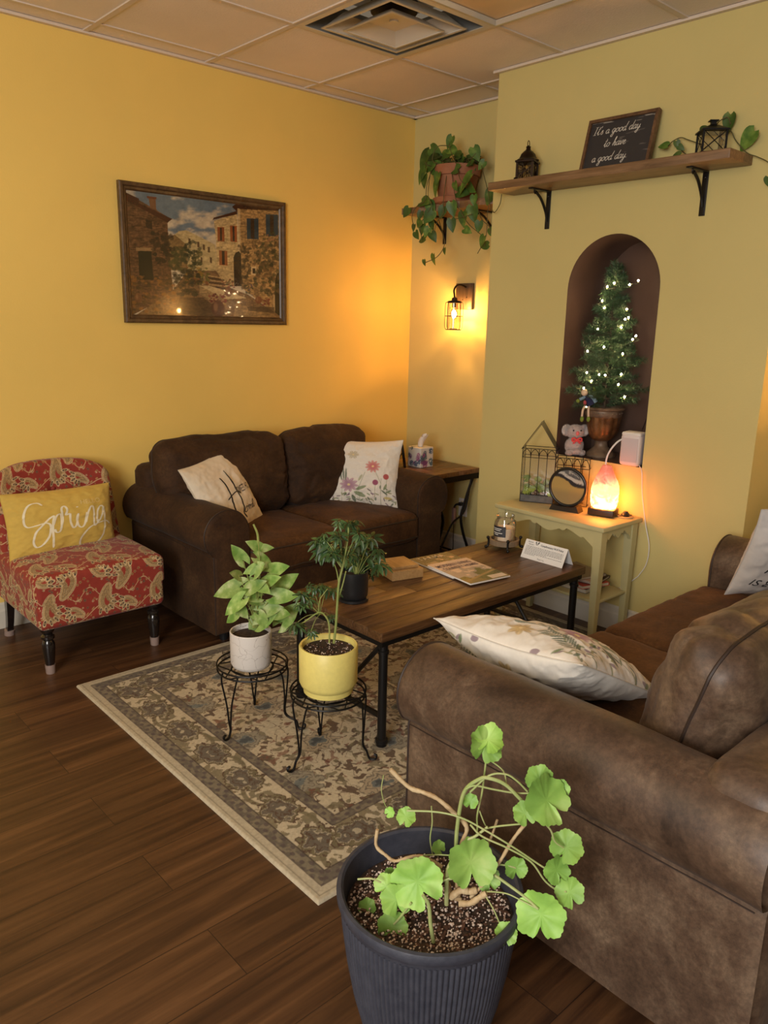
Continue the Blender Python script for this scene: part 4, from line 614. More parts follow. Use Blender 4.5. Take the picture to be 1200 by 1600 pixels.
# ---------------------------------------------------------------- rug
RX0,RX1,RY0,RY1=-2.635,-.47,-2.455,-.842
def rugcol(x,y):
    xc,yc=(RX0+RX1)/2,(RY0+RY1)/2; ax,ay=np.abs(x-xc),np.abs(y-yc); sx,sy=(RX1-RX0)/2-ax,(RY1-RY0)/2-ay; s=np.minimum(sx,sy); al=np.where(sx<sy,ay,ax)
    CRM=np.array((.47,.40,.275)); TAU=(.125,.10,.07); BRN=(.085,.045,.022); DK=(.035,.018,.012); GRY=(.13,.14,.13); OLV=(.15,.12,.06)
    P=np.stack([ax,ay],-1); C=np.ones(x.shape+(3,))*CRM
    # field
    n1=fbm(P*9,3,1); n2=fbm(P*16+5,3,2); n3=fbm(P*30,2,3)
    n4=fbm(P*22+n1[...,None]*2.6,2,7)
    C=mixc(C,BRN,.9*(1-sm(np.abs(n4-.5),.006,.016)))
    lf=fbm(P*np.array([44,52])+np.stack([n1,n2],-1)*3,2,8); C=mixc(C,BRN,.92*sm(lf,.62,.64)); C=mixc(C,OLV,.8*sm(fbm(P*np.array([48,38])+9+np.stack([n2,n1],-1)*3,2,11),.65,.67)); C=mixc(C,(.16,.05,.025),.7*sm(fbm(P*40+21+np.stack([n2,n1],-1)*3,2,12),.72,.74))
    # palmettes on a lattice
    L1,L2=.40,.34
    for (ox,oy,k) in ((0,0,0),(.20,.17,1)):
        u=np.mod(ax-ox+L1/2,L1)-L1/2; v=np.mod(ay-oy+L2/2,L2)-L2/2; r=np.hypot(u/.075,v/.058); a=np.arctan2(v,u); rp=(r+.8*(fbm(P*40,3,62)-.5))/(1+.08*np.cos(9*a)+.05*np.cos(3*a))
        C=mixc(C,(.36,.29,.19) if k else (.27,.235,.165),1-sm(rp,1.0,1.06)); C=mixc(C,TAU,.8*(1-sm(np.abs(rp-.97),.03,.07))); C=mixc(C,TAU,.9*(1-sm(np.abs(rp-.6),.03,.07))); C=mixc(C,GRY,1-sm(rp,.36,.42)); C=mixc(C,(.06,.065,.065),1-sm(rp,.16,.22))
    F=C.copy()
    # main border: palmettes joined by a scrolling vine
    C=np.ones(x.shape+(3,))*CRM*1.03; per=.205; c0=.155; u=np.mod(al+per/2,per)-per/2; v=s-c0
    vine=.045*np.cos(2*PI*al/per+PI)*0+.05*np.sin(2*PI*al/(per*2)); C=mixc(C,OLV,.9*(1-sm(np.abs(v-vine),.006,.010)))
    w2=fbm(P*np.array([40,40])+np.stack([n1,n2],-1)*3,2,18); C=mixc(C,OLV,.85*sm(w2,.55,.58)); C=mixc(C,BRN,.8*(1-sm(np.abs(w2-.55),.005,.012)))
    r=np.hypot(u/.076,v/.060); a=np.arctan2(v,u); rp=(r+.95*(fbm(P*48,3,61)-.5))/(1+.05*np.cos(8*a)); C=mixc(C,OLV,1-sm(rp,1.0,1.05)); C=mixc(C,BRN,1-sm(np.abs(rp-1.0),.03,.06)); C=mixc(C,TAU,1-sm(rp,.78,.82)); C=mixc(C,CRM,(1-sm(np.abs(rp-.76),.02,.05))*.7); C=mixc(C,BRN,1-sm(np.abs(rp-.5),.03,.06)); C=mixc(C,CRM,(1-sm(rp,.12,.18))*.8)
    B=C
    C=F; C=np.where((s<.245)[...,None],B,C)
    def guard(a,b):
        nonlocal C
        g=np.ones(x.shape+(3,))*np.array(TAU); t=.5+.5*np.cos(2*PI*al/.045)*np.cos(2*PI*(s-a)/.035); g=mixc(g,(.19,.155,.10),sm(fbm(P*60,2,31),.45,.6)); g=mixc(g,(.08,.055,.05),.8*sm(t,.6,.8)); C=np.where(((s>a)&(s<b))[...,None],g,C)
    guard(.043,.087); guard(.225,.262)
    for e in (.043,.087,.225,.262): C=mixc(C,DK,.75*(1-sm(np.abs(s-e),.001,.003)))
    C=np.where((s<.041)[...,None],np.array((.43,.37,.26)),C); C=mixc(C,(.25,.21,.14),1-sm(np.abs(s-.018),.001,.003))
    return C*(.82+.36*fbm(np.stack([x,y],-1)*150,2,40))[...,None]
nu,nv=860,640; X,Y=np.meshgrid(np.linspace(RX0,RX1,nu),np.linspace(RY0,RY1,nv),indexing='ij'); C=rugcol(X,Y)
se=np.minimum(np.minimum(X-RX0,RX1-X),np.minimum(Y-RY0,RY1-Y)); Z=.009*np.clip(se/.006,0,1)**.4+.0006*fbm(np.stack([X,Y],-1)*300,1,2)
rug=npmesh('area_rug',np.stack([X,Y,Z+.0005],-1).reshape(-1,3),gridf(nu,nv),mat('rug_pile',(1,1,1),.95,attr=True,bump=.4,bs=700,sheen=.1),None,C.reshape(-1,3),ang=180)
props(rug,'cream and taupe area rug with a floral field and palmette border under the coffee table','rug')
# ---------------------------------------------------------------- painting on the gold wall
PX0,PX1,PZ0,PZ1=-1.966,-1.004,1.436,2.095; cx,cz=(PX0+PX1)/2,(PZ0+PZ1)/2; pw,ph=PX1-PX0,PZ1-PZ0
th=thing('framed_painting','large framed village street painting hanging on the gold wall above the loveseat','picture',(cx,0,cz))
FW=wood('walnut_frame',[(.035,.018,.008),(.09,.048,.02),(.15,.085,.038)],.35,(6,6,6),k=5)
w=MB()
def frame(w,hw,hh,fw,d,y0=0,prof=None):
    prof=prof or [(0,0),(0,-d*.8),(fw*.15,-d),(fw*.45,-d),(fw*.6,-d*.72),(fw*.85,-d*.66),(fw,-d*.45),(fw,0)]
    k=len(prof); vs=[]
    for sx,sz in ((-1,-1),(1,-1),(1,1),(-1,1)): vs+=[(sx*(hw-a),y0+b,sz*(hh-a)) for a,b in prof]
    w.add(vs,[(s*k+i,s*k+i+1,((s+1)%4)*k+i+1,((s+1)%4)*k+i) for s in range(4) for i in range(k-1)])
frame(w,pw/2,ph/2,.04,.03); w.build('frame',FW,th,smooth=False)
def town(U,V):
    X=165+885*U; yt=128+122*U; Y=yt+(1-V)*(877-yt)
    n=fbm(np.stack([X*.03,Y*.03],-1),4,3); n2=fbm(np.stack([X*.11,Y*.11],-1),3,9); br=fbm(np.stack([X*.05,Y*.16],-1),3,4)
    C=np.ones(X.shape+(3,))*np.array(lin(105,115,122)); C=mixc(C,lin(200,180,150),sm(fbm(np.stack([X*.012,Y*.022],-1),4,6)+ (Y-200)/900,.45,.75)); 
    def P(pts,col,t=1,tx=0):
        nonlocal C
        k=m_poly(X,Y,pts); c=np.array(col)*np.ones(C.shape)
        if tx: c=c*(1+tx*(br-.5)*2)[...,None]*(1+tx*.6*(n2-.5)*2)[...,None]
        C=C*(1-(k*t)[...,None])+c*(k*t)[...,None]
    P([(380,420),(440,370),(480,365),(590,420),(645,450),(650,600),(380,600)],lin(185,160,110),1,.3)
    P([(375,410),(415,390),(480,450),(480,600),(375,600)],lin(130,100,60),1,.3)
    for x,y in ((540,430),(570,445),(600,460),(555,520),(490,410),(520,520),(610,520)): P([(x,y),(x+12,y+3),(x+12,y+35),(x,y+32)],lin(95,70,45))
    P([(640,310),(780,270),(785,690),(645,690),(650,420)],lin(190,160,108),1,.5); P([(632,305),(640,292),(780,255),(780,275)],lin(75,45,28))
    P([(782,215),(1060,240),(1060,880),(800,700)],lin(158,122,75),1,.7); P([(750,232),(785,208),(1060,235),(1060,262),(800,245),(782,262)],lin(70,40,25)); P([(782,240),(800,245),(795,500),(784,500)],lin(200,170,120),.8,.3)
    for (x,y,w_,h,c) in ((660,345,40,85,(140,75,38)),(735,338,42,95,(150,80,40)),(665,480,50,90,(145,85,45)),(838,298,74,120,(52,62,68)),(960,278,80,125,(52,64,72))):
        P([(x,y),(x+w_,y+3),(x+w_,y+h),(x,y+h-3)],lin(*c)); P([(x+w_*.33,y+4),(x+w_*.66,y+5),(x+w_*.66,y+h-6),(x+w_*.33,y+h-7)],lin(60,42,28))
    P([(752,690),(752,520),(765,495),(785,485),(800,500),(800,690)],lin(60,42,26)); P([(862,575),(895,575),(895,625),(862,622)],lin(205,175,125)); P([(870,583),(888,584),(888,616),(870,614)],lin(60,40,25))
    P([(1000,880),(1005,640),(1022,600),(1060,580),(1060,880)],lin(190,155,105)); P([(1012,880),(1016,650),(1030,615),(1060,600),(1060,880)],lin(50,36,22))
    P([(160,190),(230,190),(400,300),(378,325),(385,560),(395,740),(160,880)],lin(98,66,42),1,.7); P([(150,140),(235,185),(232,210),(405,300),(378,322),(150,185)],lin(70,35,22),1,.2); P([(283,175),(320,180),(322,250),(290,235)],lin(120,80,52)); P([(276,168),(325,175),(325,188),(276,182)],lin(110,60,38)); P([(262,300),(296,312),(296,362),(262,352)],lin(60,40,26))
    P([(205,488),(298,488),(298,470),(205,468)],lin(150,115,75)); P([(215,488),(285,490),(290,660),(215,660)],lin(42,32,20))
    P([(180,880),(390,720),(480,600),(645,600),(700,690),(840,740),(1060,870),(1060,900),(160,900)],lin(120,88,55),1,.5)
    for k in range(6): P([(590,625+k*13),(680+k*12,640+k*13),(684+k*12,646+k*13),(590,632+k*13)],lin(70,52,34) if k%2 else lin(180,145,95))
    P([(540,630),(595,632),(600,690),(700,755),(700,800),(640,800),(545,740)],lin(150,118,76),1,.5); P([(545,690),(600,688),(830,760),(700,768)],lin(195,165,115),1,.2)
    P([(430,760),(560,760),(700,860),(620,880),(400,860)],lin(70,48,28),.8,.3); P([(760,790),(1000,850),(1050,890),(740,890)],lin(150,115,70),.8,.5); P([(830,810),(1010,810),(1010,845),(840,835)],lin(75,52,32),.8)
    # foliage and flowers
    rnd=random.Random(2)
    for (x0,x1,y0,y1,cs,k,r) in ((380,560,470,600,[(62,60,32),(80,74,38)],60,22),(460,600,580,680,[(150,110,40),(120,62,30),(95,90,40)],60,14),(400,560,600,750,[(40,34,20),(55,45,25)],60,22),(290,400,380,560,[(48,34,22),(62,44,28)],60,22),(160,400,640,860,[(95,66,34),(60,45,25),(140,90,40)],110,16),(880,1050,430,740,[(70,64,36),(110,80,48),(52,48,28)],150,20),(785,860,440,700,[(66,54,32),(80,60,36)],60,16),(600,700,735,790,[(95,32,28),(120,40,35)],40,11),(680,760,650,700,[(120,44,34),(60,56,30)],24,9),(930,980,755,800,[(115,40,32)],16,9),(820,870,680,740,[(74,60,80),(60,56,30)],20,11),(940,1050,380,440,[(150,100,70),(70,70,36)],30,11),(470,530,430,580,[(44,46,28)],30,16)):
        for _ in range(k):
            x,y=rnd.uniform(x0,x1),rnd.uniform(y0,y1); c=rnd.choice(cs); rr=rnd.uniform(.5,1)*r; mk=1-sm(np.hypot(X-x,(Y-y)*1.2)/rr*(.7+.7*n2),.7,1); C=mixc(C,lin(*c),.7*mk)
    for (x,y,a,b_,c) in ((650,825,40,50,(88,50,30)),(715,725,24,28,(110,68,42)),(905,770,22,22,(120,70,42)),(205,770,20,30,(110,70,42))): C=mixc(C,lin(*c),m_ell(X,Y,x,y,a,b_)); C=mixc(C,lin(150,105,70),.6*m_ell(X,Y,x-a*.35,y-b_*.2,a*.3,b_*.5,0,.5))
    return np.clip(C*(.66+.4*n+.28*n2)[...,None],0,1)*.85
def panel(name,c,w_,h,colfn,m,parent,nu=260,nv=180,face='y-',rot=None):
    UU,VV=np.meshgrid(np.linspace(0,1,nu),np.linspace(0,1,nv),indexing='ij'); P=np.stack([(UU-.5)*w_,0*UU,(VV-.5)*h],-1).reshape(-1,3)
    if face=='z': P=P[:,[0,2,1]]
    f=gridf(nu,nv); 
    return npmesh(name,P+np.array(c),f,m,parent,colfn(UU,VV).reshape(-1,3),smooth=False)
panel('canvas',(0,-.013,0),pw-.07,ph-.07,town,mat('varnished_canvas',(1,1,1),.16,attr=True,coat=.5,bump=.03,bs=300),th,430,300)
# ---------------------------------------------------------------- shared builders
IRON=mat('dark_iron',(.022,.020,.019),.42,.7,bump=.1,bs=40)
PLANKW=wood('acacia_plank',[(.05,.020,.008),(.12,.055,.022),(.19,.095,.042),(.27,.15,.07)],.38,(1.2,9,9),k=4)
def planks(mb_mat,th,name,x0,x1,y0,y1,zb,zt,n,along='x',seed=0,border=True):
    """solid board top glued from strips; each strip slightly different in height"""
    w=MB(); rnd=random.Random(seed)
    for i in range(n):
        a=y0+(y1-y0)*i/n; b_=y0+(y1-y0)*(i+1)/n; cuts=[x0]+sorted([x0+(x1-x0)*rnd.uniform(.2,.8) for _ in range(rnd.choice([0,1,1]))])+[x1]
        for j in range(len(cuts)-1):
            sh=rnd.uniform(.55,1.35); c=((cuts[j]+cuts[j+1])/2,(a+b_)/2,(zb+zt)/2+rnd.uniform(-.0006,.0004)); d=(cuts[j+1]-cuts[j]-.0012,b_-a-.0012,zt-zb)
            if along=='y': c=(c[1],c[0],c[2]); d=(d[1],d[0],d[2])
            w.box(c,d,bev=.002,col=(sh,sh*rnd.uniform(.94,1.04),sh*rnd.uniform(.88,1.05)))
    return w.build(name,mb_mat,th)
def woodattr(name,cols,rough,scale,k=5):
    m=wood(name,cols,rough,scale,k=k); t=m.node_tree; b=t.nodes['Principled BSDF']; l=b.inputs['Base Color'].links[0]; s=l.from_socket; a=node(t,'ShaderNodeVertexColor'); a.layer_name='Col'; mx=node(t,'ShaderNodeMix'); mx.data_type='RGBA'; mx.blend_type='MULTIPLY'; mx.inputs[0].default_value=1; t.links.new(s,mx.inputs[6]); t.links.new(a.outputs[0],mx.inputs[7]); t.links.new(mx.outputs[2],b.inputs['Base Color']); return m
TABW=woodattr('reclaimed_table_wood',[(.040,.017,.007),(.105,.048,.019),(.20,.10,.045)],.42,(1.3,22,22)); TABW2=woodattr('end_table_wood',[(.09,.04,.015),(.2,.1,.04),(.3,.16,.07)],.36,(12,1.3,12))
# ---------------------------------------------------------------- coffee table
TX0,TX1,TY0,TY1,TZ=-2.03,-.835,-2.015,-1.475,.45
th=thing('coffee_table','long wooden coffee table with black pipe legs standing on the rug','coffee table',((TX0+TX1)/2,(TY0+TY1)/2,0)); ox,oy=th.location.x,th.location.y
planks(TABW,th,'tabletop',TX0-ox,TX1-ox,TY0-oy,TY1-oy,TZ-.034,TZ,7,'x',4)
w=MB(); hx,hy=(TX1-TX0)/2,(TY1-TY0)/2
for s in (-1,1): w.box((0,s*(hy-.022),TZ-.045),(2*hx-.02,.022,.022)); w.box((s*(hx-.022),0,TZ-.045),(.022,2*hy-.02,.022))
w.build('apron_rail',IRON,th,smooth=False)
for sx in (-1,1):
    for sy in (-1,1):
        x,y=sx*(hx-.035),sy*(hy-.03)
        MB().lathe([(.019,.010),(.020,.022),(.0225,.024),(.0225,.036),(.016,.04),(.016,.36),(.02,.362),(.02,.372),(.016,.374),(.016,TZ-.055)],(x,y,0),20).build('leg',IRON,th)
    w=MB(); x=sx*(hx-.035); w.tube([(x,-hy+.03,.12),(x,hy-.03,.12)],.011,10); w.build('stretcher',IRON,th)
    MB().tube([(x,sx*(hy-.035),.395),(x,0,.125)],.009,8).build('brace',IRON,th)
def at(name,label,cat,x,y,z,rz=0,group=None): return thing(name,label,cat,(x,y,z),rz,group)
# cork-coloured wooden box
th=at('wooden_box','small pale bamboo box with a lid in the middle of the coffee table','box',-1.545,-1.578,TZ,math.radians(-40+12)); BAM=wood('bamboo',[(.32,.18,.065),(.42,.25,.10),(.5,.31,.13)],.5,(2,20,20),k=4)
Rz=math.atan2(.156,.04); th.rotation_euler=(0,0,Rz)
MB().box((0,0,.02),(.16,.145,.04),bev=.003).build('body',BAM,th); MB().box((0,0,.047),(.13,.118,.012),bev=.003).build('lid',BAM,th)
# magazines
def mag(label,x,y,rz,w_,h,t,fn,z=TZ,seed=0,tilt=0):
    th=at('magazine',label,'magazine',x,y,z,rz,'magazines on the coffee table')
    MB().box((0,0,t/2),(w_-.002,h-.002,t-.0008),bev=.0006).build('pages',mat('paper',(.72,.69,.64),.7),th)
    panel('cover',(0,0,t+.0004),w_,h,fn,ATTG,th,90,120,'z'); MB().box((0,0,.0003),(w_,h,.0006)).build('back_cover',WHITEP,th,smooth=False); return th
def cov1(U,V):
    n=fbm(np.stack([U*6,V*9],-1),4,2); C=np.ones(U.shape+(3,))*np.array((.62,.38,.22)); C=mixc(C,(.14,.10,.05),sm(n+V*.8,.9,1.05)); C=mixc(C,(.62,.42,.25),sm(n+(1-V),.9,1.1)*.6); return C
def cov2(U,V):
    n=fbm(np.stack([U*7,V*9],-1),4,5); C=np.ones(U.shape+(3,))*np.array((.68,.52,.46)); C=mixc(C,(.36,.30,.30),sm(n-(V-.55)*1.5,.45,.6)*(V<.75)); C=mixc(C,(.10,.095,.03),sm(n+(.42-V)*2.0+(U-.5)*.6,.55,.7)); C=mixc(C,(.34,.22,.10),(1-sm(np.abs(V-.22-(U-.5)*.25),.02,.035))*.9); C=mixc(C,(.25,.16,.06),sm(n+(.15-V)*3,.5,.7)*.7); C=mixc(C,(.7,.6,.53),m_rect(U,V,.58,.96,.03,.16)); return C
m1=mag('tan and dark covered magazine lying mostly under the other one on the coffee table',-1.290,-1.630,math.atan2(-.025,.207),.215,.30,.005,cov1)
w=MB(); text_mesh('TARMA',.036,lambda x,y:Vector((-.085+x,.098+y*1.4,.0063)),w,1.3,bold=.0005); w.build('title',mat('cream_ink',(.7,.6,.45),.6),m1,smooth=False)
m2=mag('magazine with a pink sky and green hills cover lying on top of the other magazine',-1.307,-1.752,math.atan2(-.03,.21),.215,.285,.006,cov2,TZ+.0065)
w=MB(); text_mesh('MODERN LIVING',.024,lambda x,y:Vector((-.095+x,.080+y*1.8,.0073)),w,1.0,bold=.0005); text_mesh('COUNTRY HOMES',.022,lambda x,y:Vector((-.09+x,.042+y*1.7,.0073)),w,1.0,bold=.0005); w.build('title',mat('dusk_ink',(.15,.10,.12),.6),m2,smooth=False)
# candle jar in its holder
kx,ky=-.895,-1.605
th=at('candle_holder','round wooden candle holder with black iron legs at the far end of the coffee table','candle holder',kx,ky,TZ)
MB().lathe([(.062,.020),(.068,.022),(.070,.046),(.062,.048),(.060,.034),(.0,.034)],seg=40).build('tray',wood('grey_wood',[(.16,.11,.065),(.26,.19,.12)],.6,(9,9,3)),th)
for k in range(4):
    a=PI/4*0+PI/2*k+.9; c,s_=math.cos(a),math.sin(a); MB().tube([(c*.080,s_*.080,.007),(c*.075,s_*.075,.016),(c*.074,s_*.074,.036),(c*.076,s_*.076,.048)],[.006,.0045,.005],8,5).ball((c*.077,s_*.077,.052),.008,10).ball((c*.085,s_*.085,.008),.0078,10).build('leg',IRON,th)
th=at('candle_jar','glass jar with a half burned cream candle and dark label on the candle holder','candle',kx,ky,TZ+.0355)
MB().lathe([(.0,.002),(.046,.002),(.050,.008),(.050,.085),(.047,.098),(.040,.104),(.040,.112),(.043,.116),(.043,.124),(.040,.126),(.038,.118),(.037,.106),(.046,.088),(.0475,.010),(.0,.006)],seg=40).build('jar',GLASS,th)
MB().lathe([(.0,.009),(.0465,.009),(.0465,.066),(.03,.062),(.0,.058)],seg=32).build('wax',mat('cream_wax',(.78,.60,.42),.45,sss=.3,c2=(.82,.66,.48),vs=20),th)
MB().tube([(0,0,.058),(.001,0,.070)],.0012,6).build('wick',BLACKP,th)
w=MB(); 
def arcpatch(w,r,a0,a1,z0,z1,n=14,c=(0,0)): 
    vs=[(c[0]+r*math.cos(a0+(a1-a0)*k/n),c[1]+r*math.sin(a0+(a1-a0)*k/n),z) for k in range(n+1) for z in (z0,z1)]; w.add(vs,[(2*k,2*k+2,2*k+3,2*k+1) for k in range(n)])
arcpatch(w,.0508,2.1,3.9,.028,.078); o=w.build('label',mat('dark_label',(.03,.03,.035),.5),th)
w=MB()
for k,(z,a,b_) in enumerate(((.066,2.4,3.5),(.058,2.6,3.4),(.046,2.5,3.6),(.038,2.7,3.2))): arcpatch(w,.0512,a,b_,z-.002,z+.002)
w.build('label_print',mat('label_white',(.6,.6,.58),.5),o)
# tent card
th=at('tent_card','white folded table tent card with a printed notice on the coffee table corner','sign',-.905,-1.853,TZ,0)
PAP=mat('white_card',(.80,.79,.77),.6); A_=Vector((-.0,.112,0)); L_=.224; hh=.078; dd=.038
fr_=lambda u,v,o=0:Vector((-dd+dd*v*.98-o*.9,L_/2-u*L_,hh*v+o*.4))
w=MB(); 
for a,b_ in ((lambda u,v:fr_(u,v),0),(lambda u,v:Vector((dd*(1.15)-dd*1.13*v,L_/2-u*L_,hh*v)),1)):
    vs=[a(0,0),a(1,0),a(1,1),a(0,1)]; vs2=[p+Vector((.0012,0,0)) for p in vs]; w.add(vs+vs2,[(0,1,2,3),(7,6,5,4),(0,4,5,1),(1,5,6,2),(2,6,7,3),(3,7,4,0)])
w.build('card',PAP,th,smooth=False)
w=MB(); F=lambda x,y:fr_(x/L_,y/hh,.0008)
text_mesh('Complimentary Wi-Fi Policy',.0105,lambda x,y:F(.085+x,.062+y),w,1.0,bold=.0003)
text_mesh('Thank You',.0085,lambda x,y:F(.088+x,.006+y),w); text_mesh('Serene',.010,lambda x,y:F(.014+x,.067+y),w,shear=.3); text_mesh('Retreat',.009,lambda x,y:F(.020+x,.058+y),w,shear=.3)
rnd=random.Random(1)
for k in range(8):
    x=.012; z=.052-k*.0048; xe=.212 if k not in (5,7) else (.13 if k==5 else .07)
    while x<xe: l=rnd.uniform(.004,.012); ribbon(w,[[(x,z),(min(x+l,xe),z)]],F,.0017,1); x+=l+.0022
ribbon(w,[[(.062,.069),(.056,.075),(.06,.066),(.064,.063),(.07,.067),(.075,.076),(.066,.069)]],F,.0035)
w.build('printing',mat('grey_ink',(.10,.10,.10),.8),th,smooth=False)
# ---------------------------------------------------------------- leaves
def leafm(w,base,tip,normal,shape,wid,fold=.25,droop=.15,n=8,col=None,lobe=0):
    base,tip=Vector(base),Vector(tip); d=tip-base; L=d.length; x=d.normalized(); nn=Vector(normal); nn=(nn-x*nn.dot(x)); nn=nn.normalized() if nn.length>1e-6 else x.orthogonal(); s=x.cross(nn)
    vs=[];fs=[]
    for i in range(n+1):
        t=i/n; h=shape(t)*wid*L; bx=base+x*(L*t)-nn*(droop*L*t*t)
        for k,q in enumerate((-1,-.5,0,.5,1)): vs.append(bx+s*(h*q)+nn*(abs(q)*h*fold)-x*((abs(q)**1.3)*L*lobe*(1-t)**3))
    for i in range(n):
        for k in range(4): a=i*5+k; fs.append((a,a+5,a+6,a+1))
    w.add(vs,fs,col)
heart=lambda t:float(np.interp(t,[0,.05,.14,.28,.42,.56,.7,.83,.94,1],[.42,.74,.97,1.0,.93,.78,.56,.33,.12,0]))
lance=lambda t:math.sin(PI*t**.8)*.9+.02
arrow=lambda t:(1-t)**.8*(.55+.45*math.sin(PI*min(1,t*1.6+.25))) if t<1 else .0
def scallop(w,c,r,nrm,seed=0,col=None,cup=.18,notch=PI*1.5):
    rnd=random.Random(seed); c=Vector(c); n=Vector(nrm).normalized(); a=n.orthogonal().normalized(); up=Vector((0,0,1)); a=(up-n*up.dot(n)); a=a.normalized() if a.length>.05 else n.orthogonal().normalized(); b_=n.cross(a); K=84; R_=6; vs=[c.copy()]; ph=rnd.uniform(-.8,.8)
    for j in range(1,R_+1):
        for k in range(K):
            th_=2*PI*k/K; f=j/R_; dn=abs((th_-PI+ph+PI)%(2*PI)-PI)      # notch at petiole
            nt_=1-.62*max(0,1-dn/.28); rr=r*f*(1+ (.05*math.cos(7*th_+seed)+.055*abs(math.sin(12*th_)))*f)*(nt_ if f>.25 else 1)
            z=cup*r*f*f*(.6+.5*math.cos(3*th_+ph*3))-.016*r*math.cos(9*th_)*f+.13*r*math.sin(2*th_+seed)*f*f+.05*r*math.sin(7*th_+seed*2)*f**4
            vs.append(c+a*(rr*math.cos(th_))+b_*(rr*math.sin(th_))+n*z)
    fs=[(0,1+k,1+(k+1)%K) for k in range(K)]+[(1+(j-1)*K+k,1+j*K+k,1+j*K+(k+1)%K,1+(j-1)*K+(k+1)%K) for j in range(1,R_) for k in range(K)]
    w.add(vs,fs,col)
CAMD=Vector((-.66,-.68,.25))
def L2W(w,root):  # shift world-space vertices into the frame of an unrotated root
    o=root.location; w.v=[(p[0]-o.x,p[1]-o.y,p[2]-o.z) for p in w.v]; return w
def potsoil(name,r,z,th,seed=0,perlite=0):
    rnd=random.Random(seed); w=MB(); K=40; R_=8; vs=[(0,0,z)]
    for j in range(1,R_+1):
        for k in range(K): a=2*PI*k/K; vs.append((r*j/R_*math.cos(a),r*j/R_*math.sin(a),z+rnd.uniform(-.02,.02)*r*(j<R_)))
    w.add(vs,[(0,1+k,1+(k+1)%K) for k in range(K)]+[(1+(j-1)*K+k,1+j*K+k,1+j*K+(k+1)%K,1+(j-1)*K+(k+1)%K) for j in range(1,R_) for k in range(K)])
    o=w.build(name,SOIL,th)
    if perlite:
        w=MB()
        for _ in range(perlite):
            a=rnd.uniform(0,2*PI); q=r*.96*math.sqrt(rnd.random()); s_=rnd.uniform(.0012,.0030)*(1.4 if rnd.random()<.1 else 1); w.ball((q*math.cos(a),q*math.sin(a),z+.002+s_*.5),s_,6,(1,rnd.uniform(.6,1),rnd.uniform(.5,1)),rings=3)
        w.build('perlite',mat('perlite',(.80,.70,.62),.8,c2=(.5,.32,.22),vs=60),o,kind='stuff')
        w=MB()
        for _ in range(perlite//2):
            a=rnd.uniform(0,2*PI); q=r*.95*math.sqrt(rnd.random()); s_=rnd.uniform(.002,.006); w.box((q*math.cos(a),q*math.sin(a),z+.002),(s_*2,s_,s_*.6),rz=rnd.uniform(0,3))
        w.build('bark_chips',mat('bark_chip',(.05,.022,.012),.9,c2=(.13,.06,.035),vs=30),o,smooth=False,kind='stuff')
    return o
# ---------------------------------------------------------------- plant stands
def stand(cx_,cy_,feet,label,zr):
    th=thing('plant_stand',label,'plant stand',(cx_,cy_,0),0,'black wire plant stands')
    w=MB(); ring=lambda r,z,rr=.0032:w.tube([(r*math.cos(a),r*math.sin(a),z) for a in [2*PI*k/40 for k in range(40)]],rr,6,closed=True)
    ring(.125,zr); ring(.127,zr+.018); ring(.075,zr-.002,.0025); w.build('ring',BLACK,th)
    w=MB()
    for k in range(6):
        a=PI/3*k+.3; b_=a+1.95; w.tube([(.125*math.cos(a),.125*math.sin(a),zr),(.125*math.cos(b_),.125*math.sin(b_),zr)],.0025,6)
    w.build('lattice',BLACK,th)
    for (fx,fy) in feet:
        a=math.atan2(fy-cy_,fx-cx_); F_=math.hypot(fx-cx_,fy-cy_); w=MB()
        for s in (-1,1):
            pts=[]
            for (r,z,sp) in ((.120,zr,.30),(.128,zr-.03,.26),(.124,zr*.55,.10),(.122,zr*.25,.03),(F_-.012,.035,.012),(F_-.004,.012,.012),(F_+.006,.006,.012),(F_+.020,.010,.012),(F_+.022,.022,.012),(F_+.013,.026,.012)): pts.append((r*math.cos(a+s*sp),r*math.sin(a+s*sp),z+.009))
            w.tube(pts,.0033,6,5)
        w.build('leg',BLACK,th)
    return th
SA=(-2.262,-1.575); SB=(-2.183,-1.919)
stand(*SA,[(-2.389,-1.609),(-2.18,-1.456),(-2.153,-1.711)],'black wire plant stand under the white crackled pot, left of the other stand',.243)
stand(*SB,[(-2.332,-1.922),(-2.126,-1.80),(-2.091,-2.034)],'black wire plant stand under the yellow pot in front of the coffee table',.245)
# white pot + syngonium
WX,WY=-2.268,-1.578
th=thing('potted_syngonium','light green arrowhead plant in a white crackled pot on the left wire stand','plant',(WX,WY,.250)); 
pm,t,b=nt('crackled_white'); v=coords(t); vo=node(t,'ShaderNodeTexVoronoi',Scale=18.0); vo.feature='DISTANCE_TO_EDGE'; nz=node(t,'ShaderNodeTexNoise',Scale=9.0,Detail=4.0); mx=node(t,'ShaderNodeMix'); mx.data_type='VECTOR'; mx.inputs[0].default_value=.16; t.links.new(v,nz.inputs['Vector']); t.links.new(v,mx.inputs[4]); t.links.new(nz.outputs['Color'],mx.inputs[5]); t.links.new(mx.outputs[1],vo.inputs['Vector']); rp=ramp(t,[(.0,(.18,.14,.12)),(.012,(.66,.62,.58))]); t.links.new(vo.outputs[0],rp.inputs[0]); t.links.new(rp.outputs[0],b.inputs['Base Color']); b.inputs['Roughness'].default_value=.45
MB().lathe([(.0,.0),(.058,.0),(.067,.006),(.0735,.02),(.0745,.135),(.072,.138),(.0685,.136),(.067,.11),(.0,.11)],seg=48).build('pot',pm,th)
potsoil('soil',.067,.118,th,3)
w=MB(); rnd=random.Random(6)
